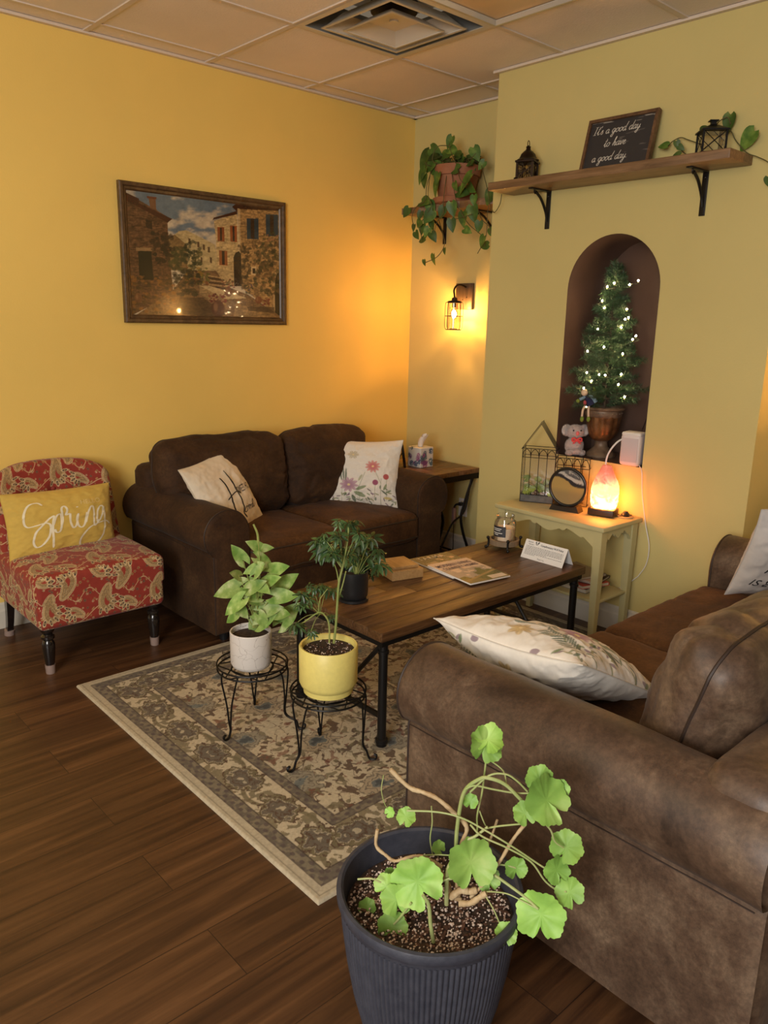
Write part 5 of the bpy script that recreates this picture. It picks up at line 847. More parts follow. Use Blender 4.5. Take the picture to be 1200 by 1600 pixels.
for i,r_ in enumerate(SYN_LEAVES):
    bs,tp=Vector(r_[:3]),Vector(r_[3:]); nn=Vector((rnd.uniform(-.5,.3),rnd.uniform(-.7,.1),1.0))+CAMD*1.3; d=tp-bs
    g=rnd.uniform(.8,1.2); leafm(w,bs+d*.08,tp+d*.05,nn,heart,.37,.18,rnd.uniform(.0,.2),14,(g,g,g),.42)
def leafmat(name,c1,c2,vein,rough=.42,sc=30):
    m,t,b=nt(name); v=coords(t); nz=node(t,'ShaderNodeTexNoise',Scale=float(sc),Detail=4.0); t.links.new(v,nz.inputs['Vector']); rp=ramp(t,[(.35,c1),(.55,c2),(.72,vein)]); t.links.new(nz.outputs[0],rp.inputs[0])
    a=node(t,'ShaderNodeVertexColor'); a.layer_name='Col'; mx=node(t,'ShaderNodeMix'); mx.data_type='RGBA'; mx.blend_type='MULTIPLY'; mx.inputs[0].default_value=1; t.links.new(rp.outputs[0],mx.inputs[6]); t.links.new(a.outputs[0],mx.inputs[7]); t.links.new(mx.outputs[2],b.inputs['Base Color']); b.inputs['Roughness'].default_value=rough; b.inputs['Transmission Weight'].default_value=0; b.inputs['Subsurface Weight'].default_value=.12; b.inputs['Subsurface Radius'].default_value=(.004,.006,.002); return m
SYN=leafmat('syngonium_leaf',(.12,.24,.04),(.26,.38,.10),(.50,.56,.28)); STEMG=mat('green_stem',(.20,.26,.06),.5,c2=(.32,.34,.10),vs=30)
L2W(w,th).build('foliage',SYN,th,ang=180)
w=MB(); [w.tube(p,[r_*1.3,r_],6,4) for r_,p in SYN_STEMS]; L2W(w,th).build('stems',STEMG,th)
# yellow pot + dwarf umbrella tree
def whorl(w,c,R_,rnd,n=8,wid=.17,up=None):
    c=Vector(c); ax=(up or (Vector((rnd.uniform(-.5,.5),rnd.uniform(-.5,.5),1))+CAMD*rnd.uniform(0,.9))).normalized(); a=ax.orthogonal().normalized(); b_=ax.cross(a); p0=rnd.uniform(0,6)
    for k in range(n):
        an=p0+2*PI*k/n+rnd.uniform(-.15,.15); d=a*math.cos(an)+b_*math.sin(an); L=R_*rnd.uniform(.75,1.1); g=rnd.uniform(.7,1.25); leafm(w,c+d*L*.12,c+d*L-ax*L*rnd.uniform(.15,.5),ax,lance,wid,.3,.18,6,(g,g,g))
def umbrella(name,label,x,y,z,whorls,stems,potfn,lm,wid=.17):
    th=thing(name,label,'plant',(x,y,z)); potfn(th); w=MB(); rnd=random.Random(len(whorls))
    for q in whorls:
        whorl(w,q[:3],q[3]*1.28,rnd,rnd.choice([7,8,9]),wid)
        for _ in range(1+(z<.4)): whorl(w,(q[0]+rnd.uniform(-.02,.02),q[1]+rnd.uniform(-.02,.02),q[2]+rnd.uniform(-.02,.015)),q[3]*1.0,rnd,7,wid)
    L2W(w,th).build('foliage',lm,th,ang=180); w=MB(); [w.tube(p,[r_,r_*.8],7,5) for r_,p in stems]; L2W(w,th).build('stems',STEMG,th); return th
UMB=leafmat('umbrella_leaf',(.022,.058,.018),(.045,.10,.03),(.09,.16,.05),.35)
YEL=mat('yellow_glaze',(.74,.63,.19),.42,var=.06,vs=60,bump=.1,bs=200)
def ypot(th): MB().lathe([(0,0),(.072,0),(.083,.006),(.085,.024),(.092,.030),(.098,.044),(.0985,.165),(.095,.170),(.089,.168),(.087,.14),(.0,.14)],seg=56).build('pot',YEL,th); potsoil('soil',.087,.150,th,8,90)
umbrella('potted_umbrella_tree','umbrella tree with a tall green stem in a yellow pot on the front wire stand',*SB,.254,UMB_WHORLS,UMB_STEMS,ypot,UMB)
def bpot(th):
    MB().lathe([(0,.012),(.046,.012),(.053,.02),(.0555,.045),(.0555,.115),(.053,.117),(.050,.115),(.050,.1),(0,.1)],seg=40).build('pot',mat('matt_black_pot',(.016,.017,.019),.4),th); MB().lathe([(0,0),(.052,0),(.057,.003),(.0575,.012),(.05,.0125),(0,.0125)],seg=40).build('saucer',mat('black_saucer',(.016,.017,.019),.4),th); potsoil('soil',.05,.103,th,2)
umbrella('potted_umbrella_tree','small dark green umbrella plant in a black pot standing on the coffee table',-1.893,-1.700,TZ,UMB2_WHORLS,UMB2_STEMS,bpot,UMB,.2)
# ---------------------------------------------------------------- end table + tissue box
EX0,EX1,EY0,EY1,EZ=-.46,-.04,-.70,-.16,.60
th=thing('end_table','wooden end table with curved black iron legs in the corner behind the loveseat arm','table',((EX0+EX1)/2,(EY0+EY1)/2,0)); ox,oy=th.location.x,th.location.y; hx,hy=(EX1-EX0)/2,(EY1-EY0)/2
planks(TABW2,th,'tabletop',-hx,hx,-hy,hy,EZ-.028,EZ,6,'x',9)
w=MB()
for s in (-1,1): w.box((0,s*(hy-.004),EZ-.045),(2*hx,.008,.035)); w.box((s*(hx-.004),0,EZ-.045),(.008,2*hy,.035))
w.build('apron_rail',IRON,th,smooth=False)
for sx in (-1,1):
    for sy in (-1,1):
        w=MB(); x,y=sx*(hx-.03),sy*(hy-.02); w.tube([(x,y,EZ-.05),(x-sx*.035,y,.48),(x-sx*.075,y,.38),(x-sx*.10,y,.30),(x-sx*.075,y,.2),(x-sx*.03,y,.1),(x,y,.008)],.009,8,6); w.build('leg',IRON,th)
    w=MB(); y=sx*(hy-.02); w.tube([(-hx+.02,y,.04),(-hx+.11,y,.12),(0,y,.27),(hx-.10,y,.34),(hx-.05,y,EZ-.06)],.006,8,6); w.build('brace',IRON,th)
w=MB(); [w.tube([(-hx+.03,s*(hy-.02),.035),(hx-.03,s*(hy-.02),.035)],.006,8) for s in (-1,1)]; [w.tube([(s*(hx-.03),-hy+.02,.035),(s*(hx-.03),hy-.02,.035)],.006,8) for s in (-1,1)]; w.build('stretcher',IRON,th)
th=thing('tissue_box','square tissue box with blue and purple flowers on the end table','tissue box',(-.300,-.440,EZ),math.radians(0))
V,Fc=rbox_data(.056,.056,.062,.006,0,dens=.0025); nn=V.copy()
def tis(P):
    u=np.where(np.abs(P[:,0])>np.abs(P[:,1]),P[:,1]+.3,P[:,0]); v=P[:,2]; C=np.ones((len(P),3))*np.array((.62,.60,.56)); rnd=random.Random(4)
    for k in range(26):
        cu,cv=rnd.choice([0,.3])+rnd.uniform(-.05,.05),rnd.uniform(-.055,.06); r=rnd.uniform(.018,.030); c=[(.05,.09,.16),(.16,.05,.16),(.3,.08,.2),(.07,.12,.14)][k%4]; d=np.hypot(u-cu,v-cv)/r; n_=fbm(np.stack([u*220,v*220],-1),2,k); C=mixc(C,c,(1-sm(d+n_*.6,.9,1.1))*(n_>.36))
    return C
npmesh('carton',V+np.array((0,0,.062)),Fc,ATT,th,tis(nn),ang=30)
w=MB(); rnd=random.Random(5); vs=[];n_=14
for i in range(n_+1):
    for j in range(9):
        t=i/n_; q=j/8; a=q*2*PI*.86; r=.016+.052*t*(1-t*.72)+.007*math.sin(3*a+4*t); vs.append((r*math.cos(a)*(.8)+.012*t*t,r*math.sin(a)*.6-.016*t*t,.122+.082*t*(1-.22*math.sin(a*.5)**2)))
w.add(vs,[(i*9+j,i*9+j+1,(i+1)*9+j+1,(i+1)*9+j) for i in range(n_) for j in range(8)]); w.build('tissue',mat('tissue_paper',(.78,.70,.62),.9),th,ang=180)
th=thing('photo_frame','small black picture stand behind the floral pillow on the end table','picture frame',(-.395,-.385,EZ),math.radians(50))
MB().box((0,0,.07),(.10,.014,.14),R=Matrix.Rotation(-.15,3,'X'),bev=.002).build('frame',BLACKP,th); MB().box((0,.03,.045),(.02,.004,.09),R=Matrix.Rotation(.5,3,'X')).build('stand_leg',BLACKP,th,smooth=False)
# ---------------------------------------------------------------- console table against the bump-out
CX0,CX1,CY0,CY1,CZ=-.715,-.385,-2.012,-1.388,.60
PALE=mat('pale_cream_green_paint',(.50,.45,.23),.45,var=.05,vs=10)
th=thing('console_table','pale cream painted console table with scalloped apron and lower shelf against the bump-out wall','table',((CX0+CX1)/2,(CY0+CY1)/2,0)); ox,oy=th.location.x,th.location.y; hx,hy=(CX1-CX0)/2,(CY1-CY0)/2
MB().box((0,0,CZ-.011),(2*hx,2*hy,.022),bev=.005).build('tabletop',PALE,th)
for sx in (-1,1):
    for sy in (-1,1):
        x,y=sx*(hx-.035),sy*(hy-.035); w=MB(); vs=[]
        for z,s in ((CZ-.022,.021),(CZ-.12,.021),(.02,.013),(.011 if sx<0 else 0,.013)):
            for a,b_ in ((-1,-1),(1,-1),(1,1),(-1,1)): vs.append((x+a*s,y+b_*s,z))
        w.add(vs,[(i*4+k,i*4+(k+1)%4,(i+1)*4+(k+1)%4,(i+1)*4+k) for i in range(3) for k in range(4)]+[(0,3,2,1),(12,13,14,15)]); w.build('leg',PALE,th,smooth=False)
def apron(L_,M,name):
    n=40; pts=[(-L_/2,0),(L_/2,0)]
    for i in range(n+1):
        u=1-2*i/n; a=abs(u); d=.038+.050*max(0,(a-.72)/.28)**1.0*(1) + .014*math.cos(a*PI*2.6)*(a<.75) + (.010 if .30<a<.36 else 0); pts.append((u*L_/2,-d))
    MB().prism(pts,-.008,.008,M).build(name,PALE,th,smooth=False)
Rx=Matrix.Rotation(PI/2,4,'X'); Rzx=Matrix.Rotation(PI/2,4,'Z')@Rx
for s in (-1,1):
    apron(2*hy-.1,Matrix.Translation((s*(hx-.030),0,CZ-.022))@Rzx,'apron'); apron(2*hx-.1,Matrix.Translation((0,s*(hy-.030),CZ-.022))@Rx,'apron')
w=MB(); w.box((0,0,.235),(2*hx-.075,2*hy-.05,.014),bev=.003); w.build('lower_shelf',PALE,th)
# papers on the lower shelf
PCOL=[(.5,.1,.07),(.62,.58,.5),(.10,.09,.09),(.58,.42,.34),(.55,.5,.45),(.3,.08,.07)]
z=.2425
LAB=['dull grey book at the bottom of the stack on the console lower shelf','cream pamphlet second from the bottom of the shelf stack','red covered booklet in the middle of the console shelf stack','dark brown booklet lying over the red booklet on the console shelf','pink and white pamphlet near the top of the console shelf stack','tan magazine on top of the console shelf stack']
for k,(lb,c,t_) in enumerate(zip(LAB,[(.22,.2,.17),(.6,.55,.42),(.5,.07,.04),(.06,.04,.03),(.6,.38,.30),(.30,.24,.17)],[.02,.008,.016,.012,.008,.010])):
    rz=.3*math.sin(k*2.3); o=thing('booklet',lb,'booklet',(-.545+.012*math.sin(k*3),-1.80+.015*math.cos(k*5),z),rz,'booklets on the console lower shelf')
    MB().box((0,0,t_/2),(.155,.21,t_-.003)).build('pages',mat('pages',(.62,.56,.46),.8),o,smooth=False); CMk=mat('booklet_cover',c,.4); w=MB(); w.box((0,0,.0008),(.160,.215,.0016)); w.box((0,0,t_-.0008),(.160,.215,.0016)); w.box((.0795,0,t_/2),(.0012,.215,t_)); w.build('cover',CMk,o,smooth=False); z+=t_+.0004
# terrarium
t1_=Vector((-.578,-1.436,0)); t2_=Vector((-.502,-1.581,0)); ex=(t2_-t1_).normalized(); nn=Vector((-ex.y,ex.x,0)); 
th=thing('glass_terrarium','black framed glass house terrarium with green plants at the left end of the console table','terrarium',(t1_.x,t1_.y,CZ)); th.rotation_euler=(0,0,math.atan2(ex.y,ex.x)); WT=.164; DT=.085; HT=.272; PK=.400
def wires(name,segs,r,par,m=BLACK): 
    w=MB(); [w.tube(s,r,5,4 if len(s)>2 else 0) for s in segs]; return w.build(name,m,par)
SLATE=mat('dark_slate',(.05,.055,.055),.6,c2=(.10,.10,.095),vs=30)
w=MB(); w.box((WT/2,DT/2,.019),(WT,DT,.038)); w.build('base_tray',SLATE,th,smooth=False)
seg=[]; c4=[(0,0),(WT,0),(WT,DT),(0,DT)]
for x,y in c4: seg.append([(x,y,.0),(x,y,HT)])
for a,b_ in zip(c4,c4[1:]+c4[:1]): 
    for z_ in (.002,.038,HT-.045,HT): seg.append([(*a,z_),(*b_,z_)])
for k in (1,2,3): 
    x=WT*k/4; seg.append([(x,0,.038),(x,0,HT)])
for k in range(4):
    x=WT*(k+.5)/4; r_=WT/8; seg.append([(x-r_,0,HT-.045),(x-r_*.8,0,HT-.02),(x,0,HT-.004),(x+r_*.8,0,HT-.02),(x+r_,0,HT-.045)])
for y in (0,DT): seg+= [[(-.006,y,HT-.005),(WT/2,y,PK)],[(WT+.006,y,HT-.005),(WT/2,y,PK)]]
for y in (DT*.33,DT*.66): seg+=[[(WT/2,y,PK),(WT+.006,y,HT-.005)]]
seg+=[[(WT/2,-.004,PK+.004),(WT/2,DT+.004,PK+.004)],[(-.006,0,HT-.005),(-.006,DT,HT-.005)],[(WT+.006,0,HT-.005),(WT+.006,DT,HT-.005)]]
wires('frame',seg,.0017,th)
w=MB(); [w.add([(WT/2,0,PK),(WT/2,DT,PK),(xx,DT,HT),(xx,0,HT)],[(0,1,2,3)]) for xx in (0,WT)]; w.build('roof_panes',GLASS,th,smooth=False)
w=MB(); w.box((WT/2,.001,(HT+.038)/2),(WT,.0012,HT-.04)); w.box((.001,DT/2,(HT+.038)/2),(.0012,DT,HT-.04)); w.box((WT/2,DT-.001,(HT+.038)/2),(WT,.0012,HT-.04)); w.build('panes',GLASS,th,smooth=False)
WW=.165; seg=[]; Hw=.235; c4=[(WT,0.01),(WT+WW,0.01),(WT+WW,DT),(WT,DT)]
for x,y in c4: seg.append([(x,y,0),(x,y,Hw)])
for a,b_ in zip(c4,c4[1:]+c4[:1]):
    for z_ in (.002,Hw-.048,Hw): seg.append([(*a,z_),(*b_,z_)])
for k in (1,2,3):
    x=WT+WW*k/4; seg+= [[(x,.01,0.02),(x,.01,Hw)],[(x,DT,0.02),(x,DT,Hw)]]
for k in range(4):
    x=WT+WW*(k+.5)/4; r_=WW/8; seg.append([(x-r_,.01,Hw-.048),(x-r_*.7,.01,Hw-.02),(x,.01,Hw-.002),(x+r_*.7,.01,Hw-.02),(x+r_,.01,Hw-.048)])
seg+=[[(WT+.05,.0,.13),(WT+.085,-.002,.10),(WT+.10,0,.075)],[(WT+.10,0,.11),(WT+.085,-.002,.10),(WT+.07,0,.075)]]
seg+=[[(WT+.10+.012*math.cos(a),0,.064+.012*math.sin(a)) for a in [k*PI/5 for k in range(11)]],[(WT+.068+.010*math.cos(a),0,.066+.010*math.sin(a)) for a in [k*PI/5 for k in range(11)]]]
wires('wing_frame',seg,.0018,th)
w=MB(); rnd=random.Random(11)
for _ in range(26):
    x,y,z_=rnd.uniform(.01,WT),rnd.uniform(.005,DT-.01),rnd.uniform(.05,.115); scallop(w,(x,y-.02*(rnd.random()<.3),z_),rnd.uniform(.011,.021),(rnd.uniform(-.4,.4),-1+rnd.random()*.6,rnd.uniform(.1,.9)),_)
w.build('foliage',LEAF('terrarium_leaf',(.14,.22,.03),(.30,.36,.08)),th,ang=180)
w=MB(); [w.tube([(WT/2,DT/2,.04),(WT/2+rnd.uniform(-.03,.03),DT/2-.01,.07),(rnd.uniform(.02,WT-.01),rnd.uniform(.01,DT-.01),rnd.uniform(.07,.11))],.0012,5,4) for _ in range(14)]; w.build('stems',mat('brown_stem',(.12,.07,.03),.7),th)
w=MB(); [w.ball((rnd.uniform(.012,WT-.012),rnd.uniform(.012,DT-.012),.043),rnd.uniform(.006,.013),8,(1,.8,.7)) for _ in range(16)]; w.build('pebbles',mat('pebble',(.45,.33,.22),.7,c2=(.18,.12,.08),vs=40),th,kind='stuff')
# moving sand picture
th=thing('sand_picture','round black framed moving sand picture on the console table in front of the terrarium','ornament',(-.555,-1.70,CZ),math.atan2(-.147,.022)+math.radians(4))
MB().prism([(-.075,0),(.075,0),(.062,.03),(.03,.022),(-.03,.022),(-.062,.03)],-.03,.03,Rx).build('base',mat('black_wood',(.02,.015,.012),.35),th,smooth=False)
R_=.090; zc=.024+R_
w=MB(); w.tube([(R_*math.cos(a),0,zc+R_*math.sin(a)) for a in [2*PI*k/48 for k in range(48)]],.0075,10,closed=True); w.build('ring',mat('black_ring',(.012,.012,.012),.3),th)
def sand(U,V):
    n=fbm(np.stack([U*5,V*9],-1),4,3); C=np.ones(U.shape+(3,))*np.array((.30,.22,.10)); C=mixc(C,(.42,.29,.10),sm(V,.3,.5)); y=V-.62-.12*np.sin(U*5+.6)+.1*(n-.5); C=mixc(C,(.03,.03,.035),sm(y,0,.03)); C=mixc(C,(.5,.47,.42),sm(y,.10,.12)*(1-sm(y,.2,.24))); C=mixc(C,(.12,.12,.12),sm(n+y*2,.95,1.0)); C=mixc(C,(.45,.42,.36),sm(np.abs(np.sin((U+V)*9+n*6)),.93,.97)*sm(y,.12,.2)); return C
n=60; rr,aa=np.meshgrid(np.linspace(0,R_-.005,30),np.linspace(0,2*PI,64),indexing='ij'); X=rr*np.cos(aa);Z=rr*np.sin(aa); C=sand(X/(2*R_)+.5,Z/(2*R_)+.5)
npmesh('sand_disc',np.stack([X,0*X-.002,Z+zc],-1).reshape(-1,3),gridf(30,64),mat('sand_glass',(1,1,1),.08,attr=True,coat=.6),th,C.reshape(-1,3),smooth=False)
npmesh('sand_disc_back',np.stack([X,0*X+.002,Z+zc],-1).reshape(-1,3),gridf(30,64)[:,::-1],bpy.data.materials['sand_glass'],th,C.reshape(-1,3),smooth=False)
MB().tube([(-.082,0,zc-.012),(-.085,.001,zc-.04),(-.075,0,zc-.055)],.002,5,3).build('frame_clip',BLACK,th)
# salt lamp
lx,ly=-.500,-1.868
th=thing('salt_lamp','glowing orange pink rock salt lamp on a dark wooden base on the console table','lamp',(lx,ly,CZ),math.atan2(-.114,.03))
MB().box((0,0,.020),(.125,.085,.034),bev=.006).build('base',mat('dark_lamp_base',(.03,.016,.01),.4),th); 
MB().lathe([(.030,.037),(.032,.045),(.0,.045)],seg=20).build('collar',WHITEP,th)
sm_,t,b=nt('salt_crystal_glow'); v=coords(t); sx_=node(t,'ShaderNodeSeparateXYZ'); t.links.new(v,sx_.inputs[0]); nz=node(t,'ShaderNodeTexNoise',Scale=16.0,Detail=5.0,Roughness=.65,Distortion=1.0); t.links.new(v,nz.inputs['Vector'])
mr=node(t,'ShaderNodeMapRange'); mr.inputs['From Min'].default_value=.045; mr.inputs['From Max'].default_value=.225; mr.inputs['To Min'].default_value=1; mr.inputs['To Max'].default_value=0; t.links.new(sx_.outputs[2],mr.inputs[0])
pw_=node(t,'ShaderNodeMath',operation='POWER'); pw_.inputs[1].default_value=2.2; t.links.new(mr.outputs[0],pw_.inputs[0]); n4=node(t,'ShaderNodeMath',operation='MULTIPLY'); rr_=node(t,'ShaderNodeMapRange'); rr_.inputs['From Min'].default_value=.35; rr_.inputs['From Max'].default_value=.65; rr_.inputs['To Min'].default_value=.06; rr_.inputs['To Max'].default_value=1.7; t.links.new(nz.outputs[0],rr_.inputs[0]); t.links.new(rr_.outputs[0],n4.inputs[0]); t.links.new(pw_.outputs[0],n4.inputs[1])
ad=node(t,'ShaderNodeMath',operation='MULTIPLY_ADD'); ad.inputs[1].default_value=25.0; ad.inputs[2].default_value=.35; t.links.new(n4.outputs[0],ad.inputs[0]); t.links.new(ad.outputs[0],b.inputs['Emission Strength'])
rp=ramp(t,[(.0,(1,.17,.09)),(.3,(1,.20,.04)),(1,(1,.36,.06))]); t.links.new(n4.outputs[0],rp.inputs[0]); t.links.new(rp.outputs[0],b.inputs['Emission Color']); b.inputs['Base Color'].default_value=(.62,.22,.16,1); b.inputs['Roughness'].default_value=.3; bumpn(t,b,nz.outputs[0],.8,.01)
K,R2=40,26; vs=[]
for j in range(R2+1):
    f=j/R2; z_=.040+.200*f; base=.058*math.sin(PI*min(1,.28+f*.60))**.8*(1-max(0,f-.45)**1.5*1.15)+.004
    for k in range(K):
        a=2*PI*k/K; q=fbm(np.array([[math.cos(a)*1.6+7,math.sin(a)*1.6,f*2.6]]),2,3)[0]; q2=round(fbm(np.array([[math.cos(a)*1.2,math.sin(a)*1.2+4,f*2.0]]),1,8)[0]*5)/5; vs.append((base*(.72+.35*q+.25*q2)*math.cos(a)*1.1,base*(.72+.35*q+.25*q2)*math.sin(a)*.9,z_))
w=MB(); w.add(vs,[(j*K+k,j*K+(k+1)%K,(j+1)*K+(k+1)%K,(j+1)*K+k) for j in range(R2) for k in range(K)]+[tuple(range(K))[::-1],tuple(R2*K+k for k in range(K))]); w.build('salt_crystal',sm_,th,ang=18)
th=thing('cord_switch','round dark cord switch lying on a small tan coaster behind the salt lamp','switch',(-.445,-1.955,CZ))
MB().lathe([(0,.0),(.036,.0),(.038,.003),(.036,.006),(0,.006)],seg=28).build('coaster',mat('tan_coaster',(.5,.36,.18),.6),th)
MB().lathe([(0,.0065),(.019,.0065),(.021,.012),(.016,.02),(.012,.022),(.010,.028),(0,.029)],seg=20).build('dial',BLACKP,th); MB().tube([(-.02,.01,.009),(-.036,.03,.004),(-.045,.055,.003)],.002,6,5).tube([(.015,-.012,.009),(.038,-.012,.006),(.045,.015,.003),(.02,.045,.003),(-.02,.05,.003)],.002,6,6).build('cord',BLACKP,th)
# ---------------------------------------------------------------- niche: outlet, speaker, cords, urn tree, koala, doll
# socket and smart speaker at the right of the niche
th=outlet((NXB,-1.885,1.03),0,'cream socket plate on the right side of the niche behind the white speaker',CREAMP)
th=thing('smart_speaker','white rectangular smart speaker standing at the right edge of the niche','speaker',(-.350,-1.905,NZ0+.001),math.radians(8))
MB().box((0,0,.078),(.085,.10,.155),bev=.02).build('body',mat('pinkish_white_plastic',(.70,.60,.58),.45),th); MB().box((0,0,.150),(.080,.095,.022),bev=.018).build('top_cap',mat('white_cap',(.72,.66,.62),.3),th); MB().box((-.0415,0,.078),(.003,.078,.112),bev=.001).build('grille',mat('grey_pink_grille',(.56,.47,.47),.7),th)
th=thing('usb_charger','small black usb plug and cable in the niche socket','plug',(NXB-.008,-1.885,1.03))
w=MB(); w.box((-.018,.01,.022),(.028,.022,.018),bev=.004); w.box((-.014,-.022,.018),(.022,.02,.016),bev=.004); w.build('plug',BLACKP,th); MB().tube([(-.03,.01,.022),(-.05,.03,.02),(-.06,.055,-.0),(-.05,.08,-.06)],.0022,6,6).build('cable',BLACKP,th)
th=thing('white_cord','white lamp cord curving from the niche speaker down behind the salt lamp','cord',(-.38,-1.88,.9))
MB().tube([(.02,.0,.06),(-.03,.018,.045),(-.05,.045,.0),(-.05,.062,-.05),(-.045,.06,-.12),(-.04,.04,-.2),(-.045,.02,-.285),(-.06,.015,-.293)],.0042,8,8).build('cord',WHITEP,th)
th=thing('white_cord','thin white cord hanging from the niche past the right end of the console table','cord',(-.375,-1.98,.83))
MB().tube([(.02,.03,.005),(-.005,.0,-.02),(-.004,-.012,-.12),(-.004,-.045,-.26),(-.006,-.075,-.36),(-.006,-.07,-.45),(-.006,-.035,-.52)],.0022,6,8).tube([(-.006,-.035,-.52),(-.006,.05,-.60),(-.01,.12,-.60),(-.01,.2,-.52)],.0022,6,8).build('cord',WHITEP,th)
# urn
ux,uy=-.235,-1.660
URN=mat('bronzed_urn',(.10,.045,.018),.35,.45,c2=(.24,.12,.045),vs=25,bump=.6,bs=35); URN2=mat('aged_grey_urn',(.20,.14,.09),.5,.2,c2=(.09,.055,.035),vs=20,bump=.3,bs=60)
th=thing('urn_planter','bronzed footed urn with a relief pattern holding the little lit tree in the niche','urn',(ux,uy,NZ0+.001))
MB().lathe([(0,0),(.072,0),(.074,.010),(.066,.02),(.052,.032),(.034,.05),(.030,.07),(.034,.08)],seg=40).build('foot',URN2,th)
MB().lathe([(.0,.078),(.034,.08),(.045,.085),(.062,.10),(.072,.125),(.077,.15),(.080,.18),(.085,.205),(.080,.2),(.0,.2)],seg=64,fn=lambda a,j:(.0025*math.cos(12*a)+.0015*math.sin(5*a)) if 3<j<8 else 0).build('bowl',URN,th)
MB().lathe([(.085,.200),(.090,.210),(.088,.232),(.100,.238),(.102,.246),(.094,.250),(.082,.244),(.080,.21)],seg=48).build('rim',URN2,th)
w=MB()
for k in range(24): a=2*PI*k/24; w.ball((.0895*math.cos(a),.0895*math.sin(a),.221),.0035,6)
w.build('studs',URN2,th)
# tree
TB=Vector((ux,uy,NZ0+.235)); THt=.70
th=thing('artificial_fir_tree','small green artificial fir tree in the bronzed urn inside the arched niche','tree',TB)
rnd=random.Random(12); NE=MB(); BR=MB(); BR.tube([(0,0,-.02),(0,0,THt*.97)],[.007,.003],6)
def needles(p,q,ln,cnt):
    d=(q-p); L=d.length; x=d.normalized(); o_=x.orthogonal().normalized(); o2=x.cross(o_)
    for _ in range(cnt):
        t=rnd.random(); a=rnd.uniform(0,2*PI); c=p+d*t; dirn=(o_*math.cos(a)+o2*math.sin(a)+x*.7).normalized(); l=ln*rnd.uniform(.6,1.1); s=dirn.cross(Vector((rnd.random(),rnd.random(),rnd.random()))).normalized()*.0015; g=rnd.uniform(.5,1.6); NE.add([c-s,c+s,c+dirn*l],[(0,1,2)],(g,g,g))
for i in range(150):
    t=(i/150)**.9; z_=.015+THt*.93*t; a=i*2.399+rnd.uniform(-.3,.3); Rm=(.19*(1-t)**.85+.026)*rnd.uniform(.55,1.12)
    if t<.06: Rm*=.8
    p=Vector((0,0,z_)); q=Vector((Rm*math.cos(a),Rm*math.sin(a),z_+rnd.uniform(-.02,.04)+.02*t)); q.x=min(q.x,(NXB-.045-ux)); q.x=max(q.x,-.15)
    BR.tube([p,q],[.0022,.001],4,caps=False); needles(p.lerp(q,.12),q,.030,int(50+240*Rm/.2*.5)); 
    for s in (-1,1):
        if Rm>.07:
            m_=p.lerp(q,.55); e=m_+(Vector((math.cos(a+s*.7),math.sin(a+s*.7),.15))*Rm*.42); BR.tube([m_,e],.0012,4,caps=False); needles(m_,e,.026,28)
NE.build('needles',leafmat('fir_needle',(.016,.046,.018),(.030,.075,.030),(.05,.10,.04),.5,60),th,smooth=False)
BR.build('branches',mat('twig',(.04,.025,.015),.8),th)
th=thing('string_lights','string of small warm white fairy lights wound round the fir tree in the niche','string lights',(ux,uy,NZ0+.3)); pts=[Vector(p) for p in BULBS]
BM=emat('warm_bulb',(1,.68,.34),110); bm0=MB().ball((0,0,0),.0042,10,(1,1,1.3)).build('bulb',BM,th); cap0=MB().lathe([(.003,-.010),(.003,-.003)],seg=8).build('bulb_cap',STEMG,bm0)
o0=th.location
for i,p in enumerate(pts):
    if i==0: bb=bm0
    else: bb=bm0.copy(); COL.objects.link(bb); bb.parent=th; cc=cap0.copy(); COL.objects.link(cc); cc.parent=bb
    bb.location=p-o0
order=sorted(pts,key=lambda p:-p.z); wp=[]
for i,p in enumerate(order): wp.append(p-o0+Vector((0.004,0,-.012))); 
MB().tube(wp,.0009,4,4).build('wire',mat('green_wire',(.02,.05,.02),.6),th)
for i in (0,3,6,10,11,13,15,19,20,22): point('fairy_light_glow',(pts[i].x-.012,pts[i].y,pts[i].z),.10,(1,.70,.36),.004)
# koala
th=thing('plush_koala','pale plush koala with a pink nose and red bow at the left of the niche','soft toy',(-.315,-1.555,NZ0+.002),math.radians(-40))
def fur(name,parts,m,th,n=900,ln=.006,seed=0):
    w=MB(); rnd=random.Random(seed)
    for c,r,s in parts: w.ball(c,r,20,s)
    for c,r,s in parts:
        for _ in range(int(n*r/.04)):
            z_=rnd.uniform(-1,1); a=rnd.uniform(0,2*PI); q=math.sqrt(1-z_*z_); d=Vector((q*math.cos(a),q*math.sin(a),z_)); p=Vector(c)+Vector((d.x*s[0],d.y*s[1],d.z*s[2]))*r*.98; sd=d.orthogonal().normalized()*.0012; w.add([p-sd,p+sd,p+(d+Vector((rnd.uniform(-.5,.5),rnd.uniform(-.5,.5),rnd.uniform(-.5,.5)))).normalized()*ln],[(0,1,2)])
    return w.build(name,m,th)
KF=mat('pink_grey_fur',(.46,.37,.34),.9,var=.15,vs=40,sheen=.5)
fur('body',[((0,0,.045),.045,(1,.85,1)),((0,-.028,.02),.024,(1.5,1.2,.7)),((0,-.004,.117),.040,(1.12,.95,.90)),((-.03,-.03,.014),.017,(1,1.4,.8)),((.03,-.03,.014),.017,(1,1.4,.8))],KF,th)
EF=mat('white_fur',(.75,.69,.66),.95,sheen=.5)
for s in (-1,1): fur('ear',[((s*.044,-.002,.124),.010,(1.0,.5,1.6))],EF,th,7000,.018,s+4)
w=MB(); [w.ball((s*.019,-.037,.127),.0045,10) for s in (-1,1)]; w.build('eyes',BLACKP,th)
MB().ball((0,-.043,.114),.010,14,(.9,.7,1.1)).build('nose',mat('pink_nose',(.75,.16,.16),.5),th)
w=MB(); w.ball((0,-.040,.082),.006,10)
